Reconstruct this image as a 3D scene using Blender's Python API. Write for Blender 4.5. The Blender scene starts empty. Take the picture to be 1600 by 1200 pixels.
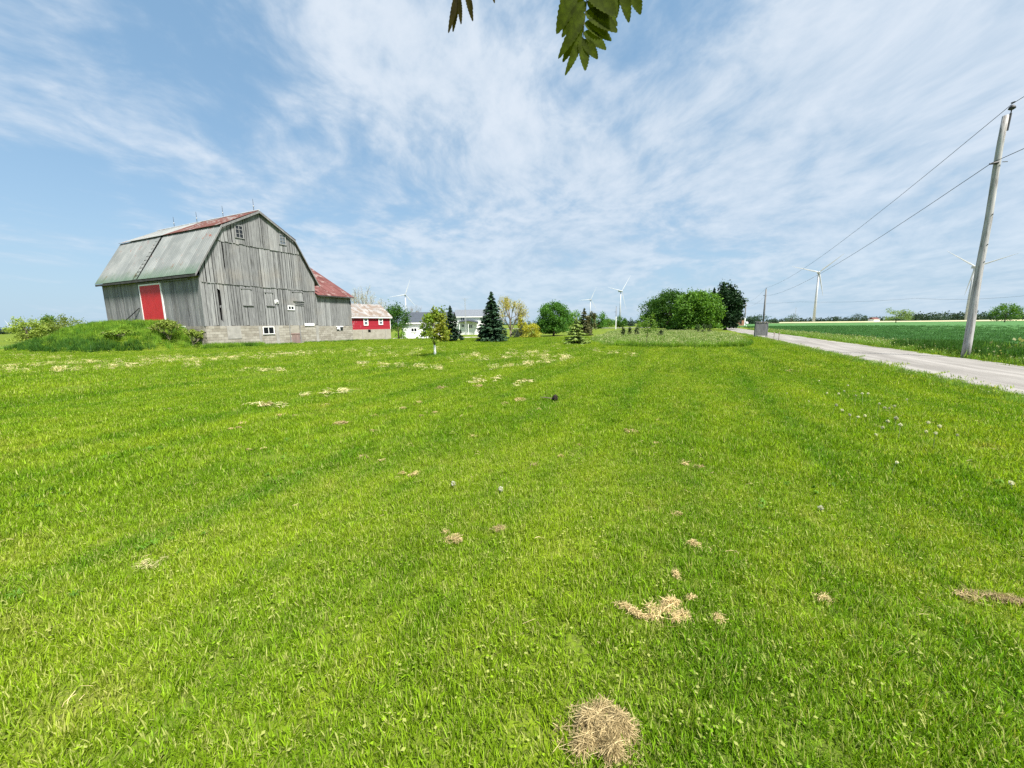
import bpy, math, random
import numpy as np
from mathutils import Matrix, Vector

random.seed(11)
rng = np.random.default_rng(11)
PI = math.pi
SC = bpy.context.scene
COL = SC.collection

# ------------------------------------------------------------------ camera
EYE = 1.6
FPX = 600.0                       # focal length in pixels of a 1600 px wide frame
PITCH = math.atan(93 / 600.0)
ROLL = -0.0115
FWD = np.array([0, math.cos(PITCH), -math.sin(PITCH)])
UP0 = np.array([0, math.sin(PITCH), math.cos(PITCH)])
RT0 = np.array([1.0, 0, 0])
RGT = RT0 * math.cos(ROLL) + UP0 * math.sin(ROLL)
UPV = UP0 * math.cos(ROLL) - RT0 * math.sin(ROLL)
ORG = np.array([0, 0, EYE])
cam = bpy.data.cameras.new('camera')
cam.sensor_width = 36
cam.lens = 36 * FPX / 1600
cam.clip_start = 0.05
cam.clip_end = 9000
cam_o = bpy.data.objects.new('camera', cam)
COL.objects.link(cam_o)
mw = Matrix.Identity(4)
for i in range(3):
    mw[i][0] = RGT[i]; mw[i][1] = UPV[i]; mw[i][2] = -FWD[i]; mw[i][3] = ORG[i]
cam_o.matrix_world = mw
SC.camera = cam_o

# ------------------------------------------------------------------ exposure and renderer
SC.render.engine = 'CYCLES'
SC.view_settings.view_transform = 'Standard'
SC.view_settings.look = 'None'
SC.view_settings.exposure = 1.42
SC.view_settings.gamma = 1
SC.view_settings.use_curve_mapping = False
SC.cycles.use_denoising = False
SC.cycles.max_bounces = 8
SC.cycles.transparent_max_bounces = 8
SC.cycles.sample_clamp_indirect = 6

SUN_EL = math.radians(58)
SUN_AZ = math.radians(138)         # clockwise from +Y (the view direction)

# ------------------------------------------------------------------ node helpers
def nd(t, typ, ins=None, out=0, **props):
    n = t.nodes.new(typ)
    for k, v in props.items():
        setattr(n, k, v)
    for k, v in (ins or {}).items():
        s = n.inputs[k]
        if isinstance(v, bpy.types.NodeSocket):
            t.links.new(v, s)
        else:
            s.default_value = v
    return n.outputs[out]

def ma(t, op, a, b=None, c=None, clamp=False):
    ins = {0: a}
    if b is not None: ins[1] = b
    if c is not None: ins[2] = c
    return nd(t, 'ShaderNodeMath', ins, operation=op, use_clamp=clamp)

def rgba(c):
    return (c[0], c[1], c[2], 1.0)

def mix(t, f, a, b, blend='MIX'):
    a = rgba(a) if isinstance(a, tuple) else a
    b = rgba(b) if isinstance(b, tuple) else b
    return nd(t, 'ShaderNodeMix', {0: f, 6: a, 7: b}, out=2, data_type='RGBA', blend_type=blend)

def smooth(t, v, lo, hi):
    return nd(t, 'ShaderNodeMapRange', {0: v, 1: lo, 2: hi, 3: 0.0, 4: 1.0}, interpolation_type='SMOOTHSTEP')

def noise(t, vec, scale, detail=4, rough=0.55, out=0, dist=0.0):
    return nd(t, 'ShaderNodeTexNoise', {'Vector': vec, 'Scale': scale, 'Detail': detail, 'Roughness': rough, 'Distortion': dist}, out=out)

def vscale(t, vec, s):
    return nd(t, 'ShaderNodeVectorMath', {0: vec, 1: s}, operation='MULTIPLY')

def gray(t, v):
    return nd(t, 'ShaderNodeCombineColor', {0: v, 1: v, 2: v})

def newmat(name):
    m = bpy.data.materials.new(name)
    m.use_nodes = True
    m.node_tree.nodes.clear()
    return m, m.node_tree

def finish(t, shader, disp=None):
    o = t.nodes.new('ShaderNodeOutputMaterial')
    t.links.new(shader, o.inputs[0])

def principled(t, color, rough=0.8, spec=0.3, normal=None, metallic=0.0):
    ins = {'Base Color': rgba(color) if isinstance(color, tuple) else color, 'Roughness': rough,
           'Specular IOR Level': spec, 'Metallic': metallic}
    if normal is not None: ins['Normal'] = normal
    return nd(t, 'ShaderNodeBsdfPrincipled', ins)

def bump(t, h, strength=0.3, dist=0.02):
    return nd(t, 'ShaderNodeBump', {'Height': h, 'Strength': strength, 'Distance': dist})

def wpos(t):
    return nd(t, 'ShaderNodeNewGeometry')

def opos(t):
    return nd(t, 'ShaderNodeTexCoord', out=3)

def isl(t):
    return nd(t, 'ShaderNodeNewGeometry', out=8)

def orand(t):
    return nd(t, 'ShaderNodeObjectInfo', out=5)

# ------------------------------------------------------------------ world and sun
W = bpy.data.worlds.new('World')
SC.world = W
W.use_nodes = True
t = W.node_tree
t.nodes.clear()
gen = nd(t, 'ShaderNodeTexCoord', out=0)
sky = nd(t, 'ShaderNodeTexSky', sky_type='NISHITA', sun_disc=False, sun_elevation=SUN_EL,
         sun_rotation=SUN_AZ, altitude=200, air_density=1.0, dust_density=1.0, ozone_density=2.0)
sx = nd(t, 'ShaderNodeSeparateXYZ', {0: gen})
sz = t.nodes[-1].outputs[2]
sy = t.nodes[-1].outputs[1]
sxx = t.nodes[-1].outputs[0]
zc = ma(t, 'ADD', ma(t, 'MAXIMUM', sz, 0.0), 0.20)
plane = nd(t, 'ShaderNodeCombineXYZ', {0: ma(t, 'DIVIDE', sxx, zc), 1: ma(t, 'DIVIDE', sy, zc), 2: 0.0})
warp = noise(t, plane, 0.55, 3, 0.5, out=1)
warp = nd(t, 'ShaderNodeVectorMath', {0: warp, 1: (0.5, 0.5, 0.5)}, operation='SUBTRACT')
warp = nd(t, 'ShaderNodeVectorMath', {0: warp, 'Scale': 0.9}, operation='SCALE')
pw = nd(t, 'ShaderNodeVectorMath', {0: plane, 1: warp}, operation='ADD')
rot = nd(t, 'ShaderNodeMapping', {0: pw, 1: (3.4, 4.6, 0), 2: (0, 0, math.radians(-40)), 3: (1.05, 0.80, 1.0)})
n_big = noise(t, nd(t, 'ShaderNodeMapping', {0: pw, 1: (5.3, 0.6, 0)}), 0.42, 3, 0.5)
n_med = noise(t, rot, 1.75, 6, 0.58)
n_fin = noise(t, rot, 8.0, 5, 0.6)
lean = ma(t, 'ADD', ma(t, 'MULTIPLY', sxx, 0.15), ma(t, 'MULTIPLY', sy, 0.02))
cov = ma(t, 'ADD', ma(t, 'MULTIPLY', n_big, 0.95), lean)
cov = ma(t, 'ADD', cov, ma(t, 'MULTIPLY', n_med, 0.95))
cov = ma(t, 'ADD', cov, ma(t, 'MULTIPLY', n_fin, 0.42))
cmask = ma(t, 'MULTIPLY', smooth(t, cov, 0.90, 1.26), 0.92)
bright = smooth(t, ma(t, 'ADD', ma(t, 'MULTIPLY', n_med, 0.6), ma(t, 'MULTIPLY', n_fin, 0.5)), 0.36, 0.74)
ccol = mix(t, bright, (1.98, 2.56, 3.20), (3.25, 3.55, 3.92))
hz = ma(t, 'POWER', ma(t, 'SUBTRACT', 1.0, ma(t, 'MAXIMUM', sz, 0.0), clamp=True), 5.0)
skyt = mix(t, 0.62, mix(t, 1.0, sky, (0.80, 0.84, 0.80), 'MULTIPLY'), (1.05, 1.90, 2.86))
skyt = mix(t, ma(t, 'MULTIPLY', hz, 0.92), skyt, (2.05, 2.75, 3.38))
cm2 = ma(t, 'MULTIPLY', cmask, ma(t, 'SUBTRACT', 1.0, ma(t, 'MULTIPLY', hz, 0.6)))
skyc = mix(t, cm2, skyt, ccol)
bg = nd(t, 'ShaderNodeBackground', {0: skyc, 1: 0.092})
o = t.nodes.new('ShaderNodeOutputWorld')
t.links.new(bg, o.inputs[0])

sun = bpy.data.lights.new('sun', 'SUN')
sun.energy = 4.3
sun.angle = math.radians(9)      # veiled by thin cloud
sun.color = (1.0, 0.955, 0.88)
sun_o = bpy.data.objects.new('sun', sun)
COL.objects.link(sun_o)
sd = Vector((math.sin(SUN_AZ) * math.cos(SUN_EL), math.cos(SUN_AZ) * math.cos(SUN_EL), math.sin(SUN_EL)))
sun_o.rotation_euler = sd.to_track_quat('Z', 'Y').to_euler()
sun_o.location = (0, 0, 50)

# ------------------------------------------------------------------ layout numbers
RA = 0.44                                    # heading of the road, clockwise from +Y
CA, SA = math.cos(RA), math.sin(RA)
ROAD_N, ROAD_F = 6.2, 10.1                   # near and far edge, measured square to the road
BC = np.array([-23.243, 29.559]); BAZ = 0.424
BW, BL = 9.834, 15.05
BA = np.array([math.sin(BAZ), math.cos(BAZ)]); BLV = np.array([-math.cos(BAZ), math.sin(BAZ)])

def sst(x, a, b):
    q = np.clip((np.asarray(x, float) - a) / (b - a), 0, 1)
    return q * q * (3 - 2 * q)

def uv_of(x, y):
    return x * CA - y * SA, x * SA + y * CA

def xy_of(u, v):
    return u * CA + v * SA, -u * SA + v * CA

def barn_st(x, y):
    dx, dy = x - BC[0], y - BC[1]
    return dx * BLV[0] + dy * BLV[1], -(dx * BA[0] + dy * BA[1])   # along the side wall, outward from it

def ground_z(x, y):
    x = np.asarray(x, float); y = np.asarray(y, float)
    s, tt = barn_st(x, y)
    m = sst(s, -0.6, 4.6) * (1 - sst(s, 13.5, 23)) * (1 - sst(tt, 0.6, 7.2)) * sst(tt, -9, -5)
    z = 2.0 * m + m * (1 - m) * (0.55 * np.sin(x * 1.7 + y) * np.sin(y * 1.3 - 0.6 * x) + 0.3 * np.sin(3.1 * x) * np.sin(2.7 * y))
    dip = sst(y, 45, 62) * (1 - sst(y, 96, 150)) * (1 - sst(x, 4, 26)) * sst(x, -60, -30)
    z = z - 0.66 * dip
    near = 1 - sst(np.hypot(x, y), 40, 90)
    z = z + near * 0.02 * (np.sin(x * 0.9 + 1.3 * np.sin(y * 0.31)) + np.sin(y * 0.7 + 0.6 * x)) * (1 - sst(np.abs(uv_of(x, y)[0] - 8.2), 2.5, 4.5) * 0 - (1 - sst(np.abs(uv_of(x, y)[0] - 8.2), 2.2, 3.4)))
    return z

def ray(px, py):
    d = FWD * FPX + RGT * (px - 800) + UPV * (600 - py)
    return d

def G(px, py):
    d = ray(px, py)
    p = ORG + d * (-EYE / d[2]) if d[2] < 0 else ORG + d * 2000 / d[1]
    for _ in range(40):
        z = float(ground_z(p[0], p[1]))
        q = ORG + d * ((z - EYE) / d[2])
        p = p * 0.5 + q * 0.5
    p[2] = float(ground_z(p[0], p[1]))
    return p

def at(px, py, Y):
    d = ray(px, py)
    return ORG + d * (Y / d[1])

# ------------------------------------------------------------------ object helpers
def link(o, parent=None):
    COL.objects.link(o)
    if parent is not None: o.parent = parent
    return o

def tag(o, label=None, cat=None, group=None, kind=None):
    if label: o['label'] = label
    if cat: o['category'] = cat
    if group: o['group'] = group
    if kind: o['kind'] = kind
    return o

def empty(name, loc, rz=0, label=None, cat=None, group=None):
    o = bpy.data.objects.new(name, None)
    o.empty_display_size = 0.2
    o.location = tuple(float(v) for v in loc)
    o.rotation_euler = (0, 0, rz)
    link(o)
    return tag(o, label, cat, group)

def np_mesh(name, V, F, mats, mi=None, smooth_=False):
    V = np.asarray(V, np.float32).reshape(-1, 3)
    F = np.asarray(F, np.int32)
    k = F.shape[1]
    me = bpy.data.meshes.new(name)
    me.vertices.add(len(V)); me.vertices.foreach_set('co', V.ravel())
    me.loops.add(F.size); me.loops.foreach_set('vertex_index', F.ravel())
    me.polygons.add(len(F)); me.polygons.foreach_set('loop_start', np.arange(0, F.size, k, dtype=np.int32))
    for m in (mats if isinstance(mats, (list, tuple)) else [mats]): me.materials.append(m)
    if mi is not None: me.polygons.foreach_set('material_index', np.asarray(mi, np.int32))
    if smooth_: me.polygons.foreach_set('use_smooth', np.ones(len(F), bool))
    me.update(calc_edges=True)
    return me

def mobj(name, me, parent=None, loc=None):
    o = bpy.data.objects.new(name, me)
    if loc is not None: o.location = tuple(float(v) for v in loc)
    return link(o, parent)

class MB:
    def __init__(s): s.v = []; s.f = []; s.m = []
    def add(s, vs, fs, mi=0):
        b = len(s.v); s.v += [tuple(float(c) for c in q) for q in vs]
        s.f += [tuple(b + i for i in q) for q in fs]; s.m += [mi] * len(fs)
    def hexa(s, p, mi=0):
        s.add(p, [(0, 3, 2, 1), (4, 5, 6, 7), (0, 1, 5, 4), (1, 2, 6, 5), (2, 3, 7, 6), (3, 0, 4, 7)], mi)
    def box(s, x0, x1, y0, y1, z0, z1, mi=0):
        s.hexa([(x0, y0, z0), (x1, y0, z0), (x1, y1, z0), (x0, y1, z0), (x0, y0, z1), (x1, y0, z1), (x1, y1, z1), (x0, y1, z1)], mi)
    def tube(s, pts, rad, n=6, mi=0, cap=True):
        pts = [np.asarray(p, float) for p in pts]
        if not isinstance(rad, (list, tuple, np.ndarray)): rad = [rad] * len(pts)
        d0 = pts[1] - pts[0]
        ref = np.array([0, 0, 1.0]) if abs(d0[2]) < 0.9 * np.linalg.norm(d0) else np.array([1.0, 0, 0])
        vs = []
        for i, p in enumerate(pts):
            d = pts[min(i + 1, len(pts) - 1)] - pts[max(i - 1, 0)]
            d = d / (np.linalg.norm(d) + 1e-9)
            a = np.cross(d, ref); a /= np.linalg.norm(a) + 1e-9
            b = np.cross(d, a)
            for k in range(n):
                an = 2 * PI * k / n
                vs.append(p + rad[i] * (math.cos(an) * a + math.sin(an) * b))
        fs = []
        for i in range(len(pts) - 1):
            for k in range(n):
                fs.append((i * n + k, i * n + (k + 1) % n, (i + 1) * n + (k + 1) % n, (i + 1) * n + k))
        if cap:
            fs.append(tuple(range(n))[::-1]); fs.append(tuple((len(pts) - 1) * n + k for k in range(n)))
        s.add(vs, fs, mi)
    def build(s, name, mats, parent=None, loc=None, sm=False):
        me = bpy.data.meshes.new(name)
        me.from_pydata(s.v, [], s.f)
        for m in (mats if isinstance(mats, (list, tuple)) else [mats]): me.materials.append(m)
        if any(s.m): me.polygons.foreach_set('material_index', s.m)
        if sm: me.polygons.foreach_set('use_smooth', [True] * len(s.f))
        me.update()
        return mobj(name, me, parent, loc)

def copy_tree(o, parent=None):
    c = o.copy(); COL.objects.link(c)
    if parent is not None: c.parent = parent
    for ch in list(o.children): copy_tree(ch, c)
    return c

# ------------------------------------------------------------------ materials
def lawn_color(t):
    p = wpos(t)
    xyz = nd(t, 'ShaderNodeSeparateXYZ', {0: p})
    X, Y = t.nodes[-1].outputs[0], t.nodes[-1].outputs[1]
    u = ma(t, 'SUBTRACT', ma(t, 'MULTIPLY', X, CA), ma(t, 'MULTIPLY', Y, SA))
    v = ma(t, 'ADD', ma(t, 'MULTIPLY', X, SA), ma(t, 'MULTIPLY', Y, CA))
    uvp = nd(t, 'ShaderNodeCombineXYZ', {0: u, 1: ma(t, 'MULTIPLY', v, 0.16), 2: 0.0})
    wob = noise(t, p, 0.5, 2, 0.5)
    ph = ma(t, 'ADD', ma(t, 'MULTIPLY', u, 2 * PI / 1.3), ma(t, 'MULTIPLY', wob, 2.2))
    s1 = ma(t, 'SINE', ph)
    n1 = noise(t, uvp, 0.9, 3, 0.55)            # long streaks along the mowing
    n2 = noise(t, p, 0.33, 4, 0.6)              # big patches
    n3 = noise(t, p, 2.3, 4, 0.65)              # small patches
    n4 = noise(t, p, 9.0, 3, 0.6)
    track = ma(t, 'POWER', ma(t, 'MULTIPLY', ma(t, 'ADD', s1, 1.0), 0.5), 7.0)
    k = ma(t, 'ADD', ma(t, 'MULTIPLY', track, -0.13), ma(t, 'MULTIPLY', n1, 1.0))
    k = ma(t, 'ADD', k, ma(t, 'MULTIPLY', ma(t, 'SUBTRACT', n2, 0.5), 0.5))
    k = ma(t, 'ADD', k, ma(t, 'MULTIPLY', ma(t, 'SUBTRACT', n3, 0.5), 0.7))
    f = smooth(t, k, 0.06, 0.90)
    c = mix(t, f, (0.095, 0.225, 0.006), (0.275, 0.385, 0.017))
    dry = smooth(t, ma(t, 'ADD', ma(t, 'MULTIPLY', n3, 0.6), ma(t, 'MULTIPLY', n2, 0.5)), 0.58, 0.78)
    c = mix(t, ma(t, 'MULTIPLY', dry, 0.55), c, (0.30, 0.30, 0.065))
    c = mix(t, ma(t, 'MULTIPLY', smooth(t, n4, 0.62, 0.8), 0.25), c, (0.30, 0.30, 0.09))
    return c

def foliage_shader(t, c, trans=0.4, rough=0.5, spec=0.25):
    a = principled(t, c, rough, spec)
    b = nd(t, 'ShaderNodeBsdfTranslucent', {0: mix(t, 1.0, c, (1.25, 1.2, 0.55), 'MULTIPLY')})
    return nd(t, 'ShaderNodeMixShader', {0: trans, 1: a, 2: b})

def leafmat(name, c1, c2, c3=None, trans=0.35, spec=0.2):
    m, t = newmat(name)
    r = isl(t)
    c = mix(t, r, c1, c2)
    if c3 is not None:
        n = noise(t, wpos(t), 0.9, 2, 0.5)
        c = mix(t, smooth(t, n, 0.45, 0.68), c, c3)
    ov = nd(t, 'ShaderNodeMapRange', {0: orand(t), 1: 0.0, 2: 1.0, 3: 0.72, 4: 1.3})
    c = mix(t, 1.0, c, gray(t, ov), 'MULTIPLY')
    finish(t, foliage_shader(t, c, trans, 0.55, spec))
    return m

def mat_lawn_ground():
    m, t = newmat('lawn_soil')
    c = lawn_color(t)
    c = mix(t, 1.0, c, (0.62, 0.56, 0.9), 'MULTIPLY')
    p = wpos(t)
    n = noise(t, p, 38, 3, 0.7)
    c = mix(t, ma(t, 'MULTIPLY', smooth(t, n, 0.40, 0.62), 0.7), c, (0.065, 0.075, 0.02))
    finish(t, principled(t, c, 0.95, 0.1, bump(t, n, 0.6, 0.03)))
    return m

def mat_grass(name, br=1.0):
    m, t = newmat(name)
    c = lawn_color(t)
    v = nd(t, 'ShaderNodeMapRange', {0: isl(t), 1: 0.0, 2: 1.0, 3: 0.50 * br, 4: 1.55 * br})
    c = mix(t, 1.0, c, gray(t, v), 'MULTIPLY')
    pale = ma(t, 'GREATER_THAN', isl(t), 0.87)
    c = mix(t, ma(t, 'MULTIPLY', pale, 0.65), c, (0.42, 0.38, 0.16))
    finish(t, foliage_shader(t, c, 0.45, 0.55, 0.15))
    return m

def simple(name, c, rough=0.7, spec=0.3, var=0.0, scale=3.0, metallic=0.0, bmp=0.0):
    m, t = newmat(name)
    p = wpos(t)
    n = noise(t, p, scale, 5, 0.6)
    lo = tuple(v * (1 - var) for v in c); hi = tuple(min(1, v * (1 + var)) for v in c)
    cc = mix(t, smooth(t, n, 0.3, 0.7), lo, hi)
    finish(t, principled(t, cc, rough, spec, bump(t, n, bmp, 0.02) if bmp else None, metallic))
    return m

def mat_boards(name, dark=1.0, tint=(1, 1, 1)):
    m, t = newmat(name)
    p = opos(t)
    r = isl(t)
    off = nd(t, 'ShaderNodeCombineXYZ', {0: ma(t, 'MULTIPLY', r, 37.0), 1: ma(t, 'MULTIPLY', r, 11.0), 2: ma(t, 'MULTIPLY', r, 23.0)})
    q = nd(t, 'ShaderNodeVectorMath', {0: p, 1: off}, operation='ADD')
    st = vscale(t, q, (26.0, 26.0, 1.3))
    n1 = noise(t, st, 1.0, 5, 0.65)
    n2 = noise(t, vscale(t, q, (5, 5, 0.5)), 1.0, 3, 0.6)
    n3 = noise(t, p, 0.45, 3, 0.5)
    f = ma(t, 'ADD', ma(t, 'MULTIPLY', n1, 0.70), ma(t, 'ADD', ma(t, 'MULTIPLY', n2, 0.2), ma(t, 'MULTIPLY', r, 0.18)))
    c = nd(t, 'ShaderNodeValToRGB', {0: f})
    cr = t.nodes[-1].color_ramp
    cr.elements[0].position = 0.34; cr.elements[0].color = (0.05 * dark, 0.05 * dark, 0.05 * dark, 1)
    cr.elements[1].position = 0.78; cr.elements[1].color = (0.42 * dark, 0.425 * dark, 0.425 * dark, 1)
    e = cr.elements.new(0.42); e.color = (0.15 * dark, 0.152 * dark, 0.155 * dark, 1)
    e = cr.elements.new(0.60); e.color = (0.265 * dark, 0.268 * dark, 0.27 * dark, 1)
    c = mix(t, ma(t, 'MULTIPLY', smooth(t, n3, 0.52, 0.72), 0.35), c, (0.30 * dark, 0.265 * dark, 0.22 * dark))
    kn = noise(t, vscale(t, q, (14, 14, 5)), 1.0, 2, 0.5)
    c = mix(t, ma(t, 'MULTIPLY', smooth(t, kn, 0.70, 0.76), 0.75), c, (0.06, 0.055, 0.05))
    c = mix(t, 1.0, c, tint, 'MULTIPLY')
    finish(t, principled(t, c, 0.9, 0.15, bump(t, n1, 0.5, 0.01)))
    return m

def mat_roof(name, base, alt, rust, rust_amt, moss_z=None):
    m, t = newmat(name)
    p = wpos(t)
    o_ = opos(t)
    n1 = noise(t, p, 0.55, 4, 0.6)
    n2 = noise(t, p, 1.3, 6, 0.7)
    n3 = noise(t, p, 7.0, 4, 0.65)
    c = mix(t, smooth(t, n1, 0.35, 0.65), base, alt)
    v = nd(t, 'ShaderNodeMapRange', {0: orand(t), 1: 0.0, 2: 1.0, 3: 0.86, 4: 1.12})
    c = mix(t, 1.0, c, gray(t, v), 'MULTIPLY')
    c = mix(t, ma(t, 'MULTIPLY', smooth(t, n3, 0.55, 0.75), 0.4), c, tuple(x * 0.55 for x in base))
    rr = smooth(t, ma(t, 'ADD', n2, ma(t, 'MULTIPLY', n1, 0.35)), 0.92 - rust_amt, 1.02 - rust_amt)
    c = mix(t, rr, c, rust)
    if moss_z is not None:
        z = nd(t, 'ShaderNodeSeparateXYZ', {0: p}, out=2)
        mz = ma(t, 'ADD', z, ma(t, 'MULTIPLY', n2, -1.6))
        c = mix(t, ma(t, 'MULTIPLY', smooth(t, mz, moss_z + 0.6, moss_z - 0.7), 0.85), c, (0.075, 0.125, 0.085))
    finish(t, principled(t, c, 0.8, 0.18, bump(t, n3, 0.2, 0.01)))
    return m

M = {}
M['soil'] = mat_lawn_ground()
M['grass'] = mat_grass('lawn_grass')
M['boards'] = mat_boards('weathered_boards', 0.84)
M['boards_dark'] = mat_boards('weathered_boards_dark', 0.68)
M['roof_green'] = mat_roof('barn_roof_metal', (0.165, 0.178, 0.176), (0.225, 0.235, 0.23), (0.20, 0.075, 0.055), 0.15, 5.35)
M['roof_rust'] = mat_roof('rusty_roof_metal', (0.19, 0.19, 0.185), (0.23, 0.205, 0.195), (0.10, 0.042, 0.035), 0.36)
M['roof_wing'] = mat_roof('rusty_red_roof_metal', (0.135, 0.055, 0.05), (0.105, 0.038, 0.034), (0.22, 0.165, 0.15), 0.20)
M['roof_shed'] = mat_roof('pale_shed_roof_metal', (0.205, 0.198, 0.19), (0.27, 0.258, 0.25), (0.17, 0.135, 0.11), 0.30)
M['trim_dark'] = simple('dark_trim', (0.05, 0.05, 0.048), 0.8, 0.2, 0.3)
M['red'] = simple('red_paint', (0.50, 0.020, 0.024), 0.55, 0.3, 0.10, 2.0)
M['white'] = simple('white_paint', (0.80, 0.80, 0.79), 0.55, 0.3, 0.05, 2.5)
M['pane'] = simple('dark_window_glass', (0.012, 0.014, 0.016), 0.08, 0.5)
M['pane_grey'] = simple('grey_window_glass', (0.10, 0.12, 0.14), 0.1, 0.5)
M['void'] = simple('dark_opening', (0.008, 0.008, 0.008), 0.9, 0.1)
M['iron'] = simple('dark_iron', (0.035, 0.034, 0.034), 0.6, 0.4, 0.3)
M['galv'] = simple('galvanised_metal', (0.33, 0.34, 0.35), 0.5, 0.4, 0.2, 4.0)
M['shingle'] = simple('dark_shingles', (0.055, 0.065, 0.08), 0.85, 0.2, 0.25, 6.0)
M['shingle2'] = simple('grey_shingles', (0.13, 0.145, 0.165), 0.85, 0.2, 0.25, 6.0)
M['turbine'] = simple('turbine_white', (0.40, 0.42, 0.45), 0.6, 0.3, 0.02, 0.2)
M['bark'] = simple('bark', (0.10, 0.082, 0.065), 0.95, 0.1, 0.4, 7.0, bmp=0.5)
M['bark_pale'] = simple('pale_bark', (0.24, 0.20, 0.15), 0.95, 0.1, 0.3, 7.0, bmp=0.5)
M['straw'] = leafmat('dry_straw', (0.17, 0.125, 0.05), (0.64, 0.51, 0.27), trans=0.25)
M['straw_pale'] = leafmat('pale_dry_clippings', (0.36, 0.33, 0.14), (0.62, 0.55, 0.31), trans=0.25)

def mat_concrete():
    m, t = newmat('foundation_blocks')
    p = opos(t)
    r = isl(t)
    n = noise(t, p, 2.2, 6, 0.65)
    n2 = noise(t, p, 14, 4, 0.6)
    c = mix(t, smooth(t, ma(t, 'ADD', ma(t, 'MULTIPLY', n, 0.7), ma(t, 'MULTIPLY', r, 0.3)), 0.3, 0.75), (0.225, 0.205, 0.172), (0.345, 0.325, 0.285))
    c = mix(t, ma(t, 'MULTIPLY', smooth(t, n2, 0.55, 0.75), 0.3), c, (0.20, 0.18, 0.15))
    finish(t, principled(t, c, 0.95, 0.1, bump(t, n2, 0.4, 0.01)))
    return m
M['block'] = mat_concrete()

def mat_road():
    m, t = newmat('pale_chip_road')
    p = wpos(t)
    xyz = nd(t, 'ShaderNodeSeparateXYZ', {0: p})
    X, Y = t.nodes[-1].outputs[0], t.nodes[-1].outputs[1]
    u = ma(t, 'SUBTRACT', ma(t, 'MULTIPLY', X, CA), ma(t, 'MULTIPLY', Y, SA))
    v = ma(t, 'ADD', ma(t, 'MULTIPLY', X, SA), ma(t, 'MULTIPLY', Y, CA))
    q = nd(t, 'ShaderNodeCombineXYZ', {0: u, 1: ma(t, 'MULTIPLY', v, 0.07), 2: 0.0})
    n1 = noise(t, q, 2.2, 5, 0.6)
    n2 = noise(t, p, 55, 4, 0.75)
    n3 = noise(t, p, 0.8, 4, 0.6)
    c = mix(t, smooth(t, n1, 0.32, 0.68), (0.20, 0.188, 0.172), (0.31, 0.294, 0.272))
    tr = ma(t, 'POWER', ma(t, 'ABSOLUTE', ma(t, 'SINE', ma(t, 'ADD', ma(t, 'MULTIPLY', u, PI / 1.75), 0.9))), 3.0)
    c = mix(t, ma(t, 'MULTIPLY', tr, 0.22), c, (0.145, 0.135, 0.122))
    c = mix(t, smooth(t, n2, 0.3, 0.75), mix(t, 1.0, c, (0.72, 0.72, 0.72), 'MULTIPLY'), c)
    c = mix(t, ma(t, 'MULTIPLY', smooth(t, n3, 0.5, 0.7), 0.2), c, (0.15, 0.135, 0.115))
    cr = nd(t, 'ShaderNodeTexNoise', {'Vector': q, 'Scale': 5.0, 'Detail': 2.0})
    line = ma(t, 'LESS_THAN', ma(t, 'ABSOLUTE', ma(t, 'SUBTRACT', cr, 0.5)), 0.006)
    c = mix(t, ma(t, 'MULTIPLY', line, 0.45), c, (0.12, 0.11, 0.10))
    finish(t, principled(t, c, 0.9, 0.2, bump(t, n2, 0.5, 0.01)))
    return m
M['road'] = mat_road()

def mat_crop(name, c1, c2):
    m, t = newmat(name)
    p = wpos(t)
    n = noise(t, vscale(t, p, (1, 1, 1)), 0.5, 5, 0.65)
    n2 = noise(t, p, 0.03, 3, 0.5)
    n3 = noise(t, p, 6, 3, 0.6)
    f = ma(t, 'ADD', ma(t, 'MULTIPLY', n, 0.5), ma(t, 'ADD', ma(t, 'MULTIPLY', n2, 0.3), ma(t, 'MULTIPLY', n3, 0.25)))
    c = mix(t, smooth(t, f, 0.35, 0.7), c1, c2)
    finish(t, principled(t, c, 0.9, 0.15, bump(t, n3, 0.6, 0.08)))
    return m
M['crop'] = mat_crop('crop_canopy', (0.042, 0.118, 0.030), (0.068, 0.160, 0.048))
M['stubble'] = mat_crop('pale_field_soil', (0.34, 0.32, 0.18), (0.42, 0.40, 0.24))
M['gravel'] = simple('gravel_yard', (0.44, 0.42, 0.38), 0.95, 0.1, 0.2, 8.0)
M['concrete_pale'] = simple('parged_panel', (0.29, 0.28, 0.26), 0.95, 0.1, 0.15, 2.0, bmp=0.2)

def mat_pole():
    m, t = newmat('silvered_pole_wood')
    p = opos(t)
    n1 = noise(t, vscale(t, p, (14, 14, 0.8)), 1.0, 5, 0.7)
    n2 = noise(t, p, 1.1, 4, 0.6)
    c = mix(t, smooth(t, n1, 0.3, 0.7), (0.23, 0.22, 0.21), (0.47, 0.46, 0.45))
    c = mix(t, ma(t, 'MULTIPLY', smooth(t, n2, 0.55, 0.75), 0.4), c, (0.24, 0.22, 0.19))
    line = ma(t, 'LESS_THAN', ma(t, 'ABSOLUTE', ma(t, 'SUBTRACT', n1, 0.42)), 0.012)
    c = mix(t, ma(t, 'MULTIPLY', line, 0.7), c, (0.07, 0.06, 0.055))
    finish(t, principled(t, c, 0.9, 0.15, bump(t, n1, 0.6, 0.01)))
    return m
M['pole'] = mat_pole()

# ------------------------------------------------------------------ the setting: ground sheet, road, fields
def axis(lo, hi, step, far, n):
    core = np.arange(lo, hi + 1e-6, step)
    k = np.arange(1, n + 1) / n
    grow = (np.exp(k * 5.0) - 1) / (math.exp(5.0) - 1)
    return np.concatenate([(lo - grow * far)[::-1], core, hi + grow * far])

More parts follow.
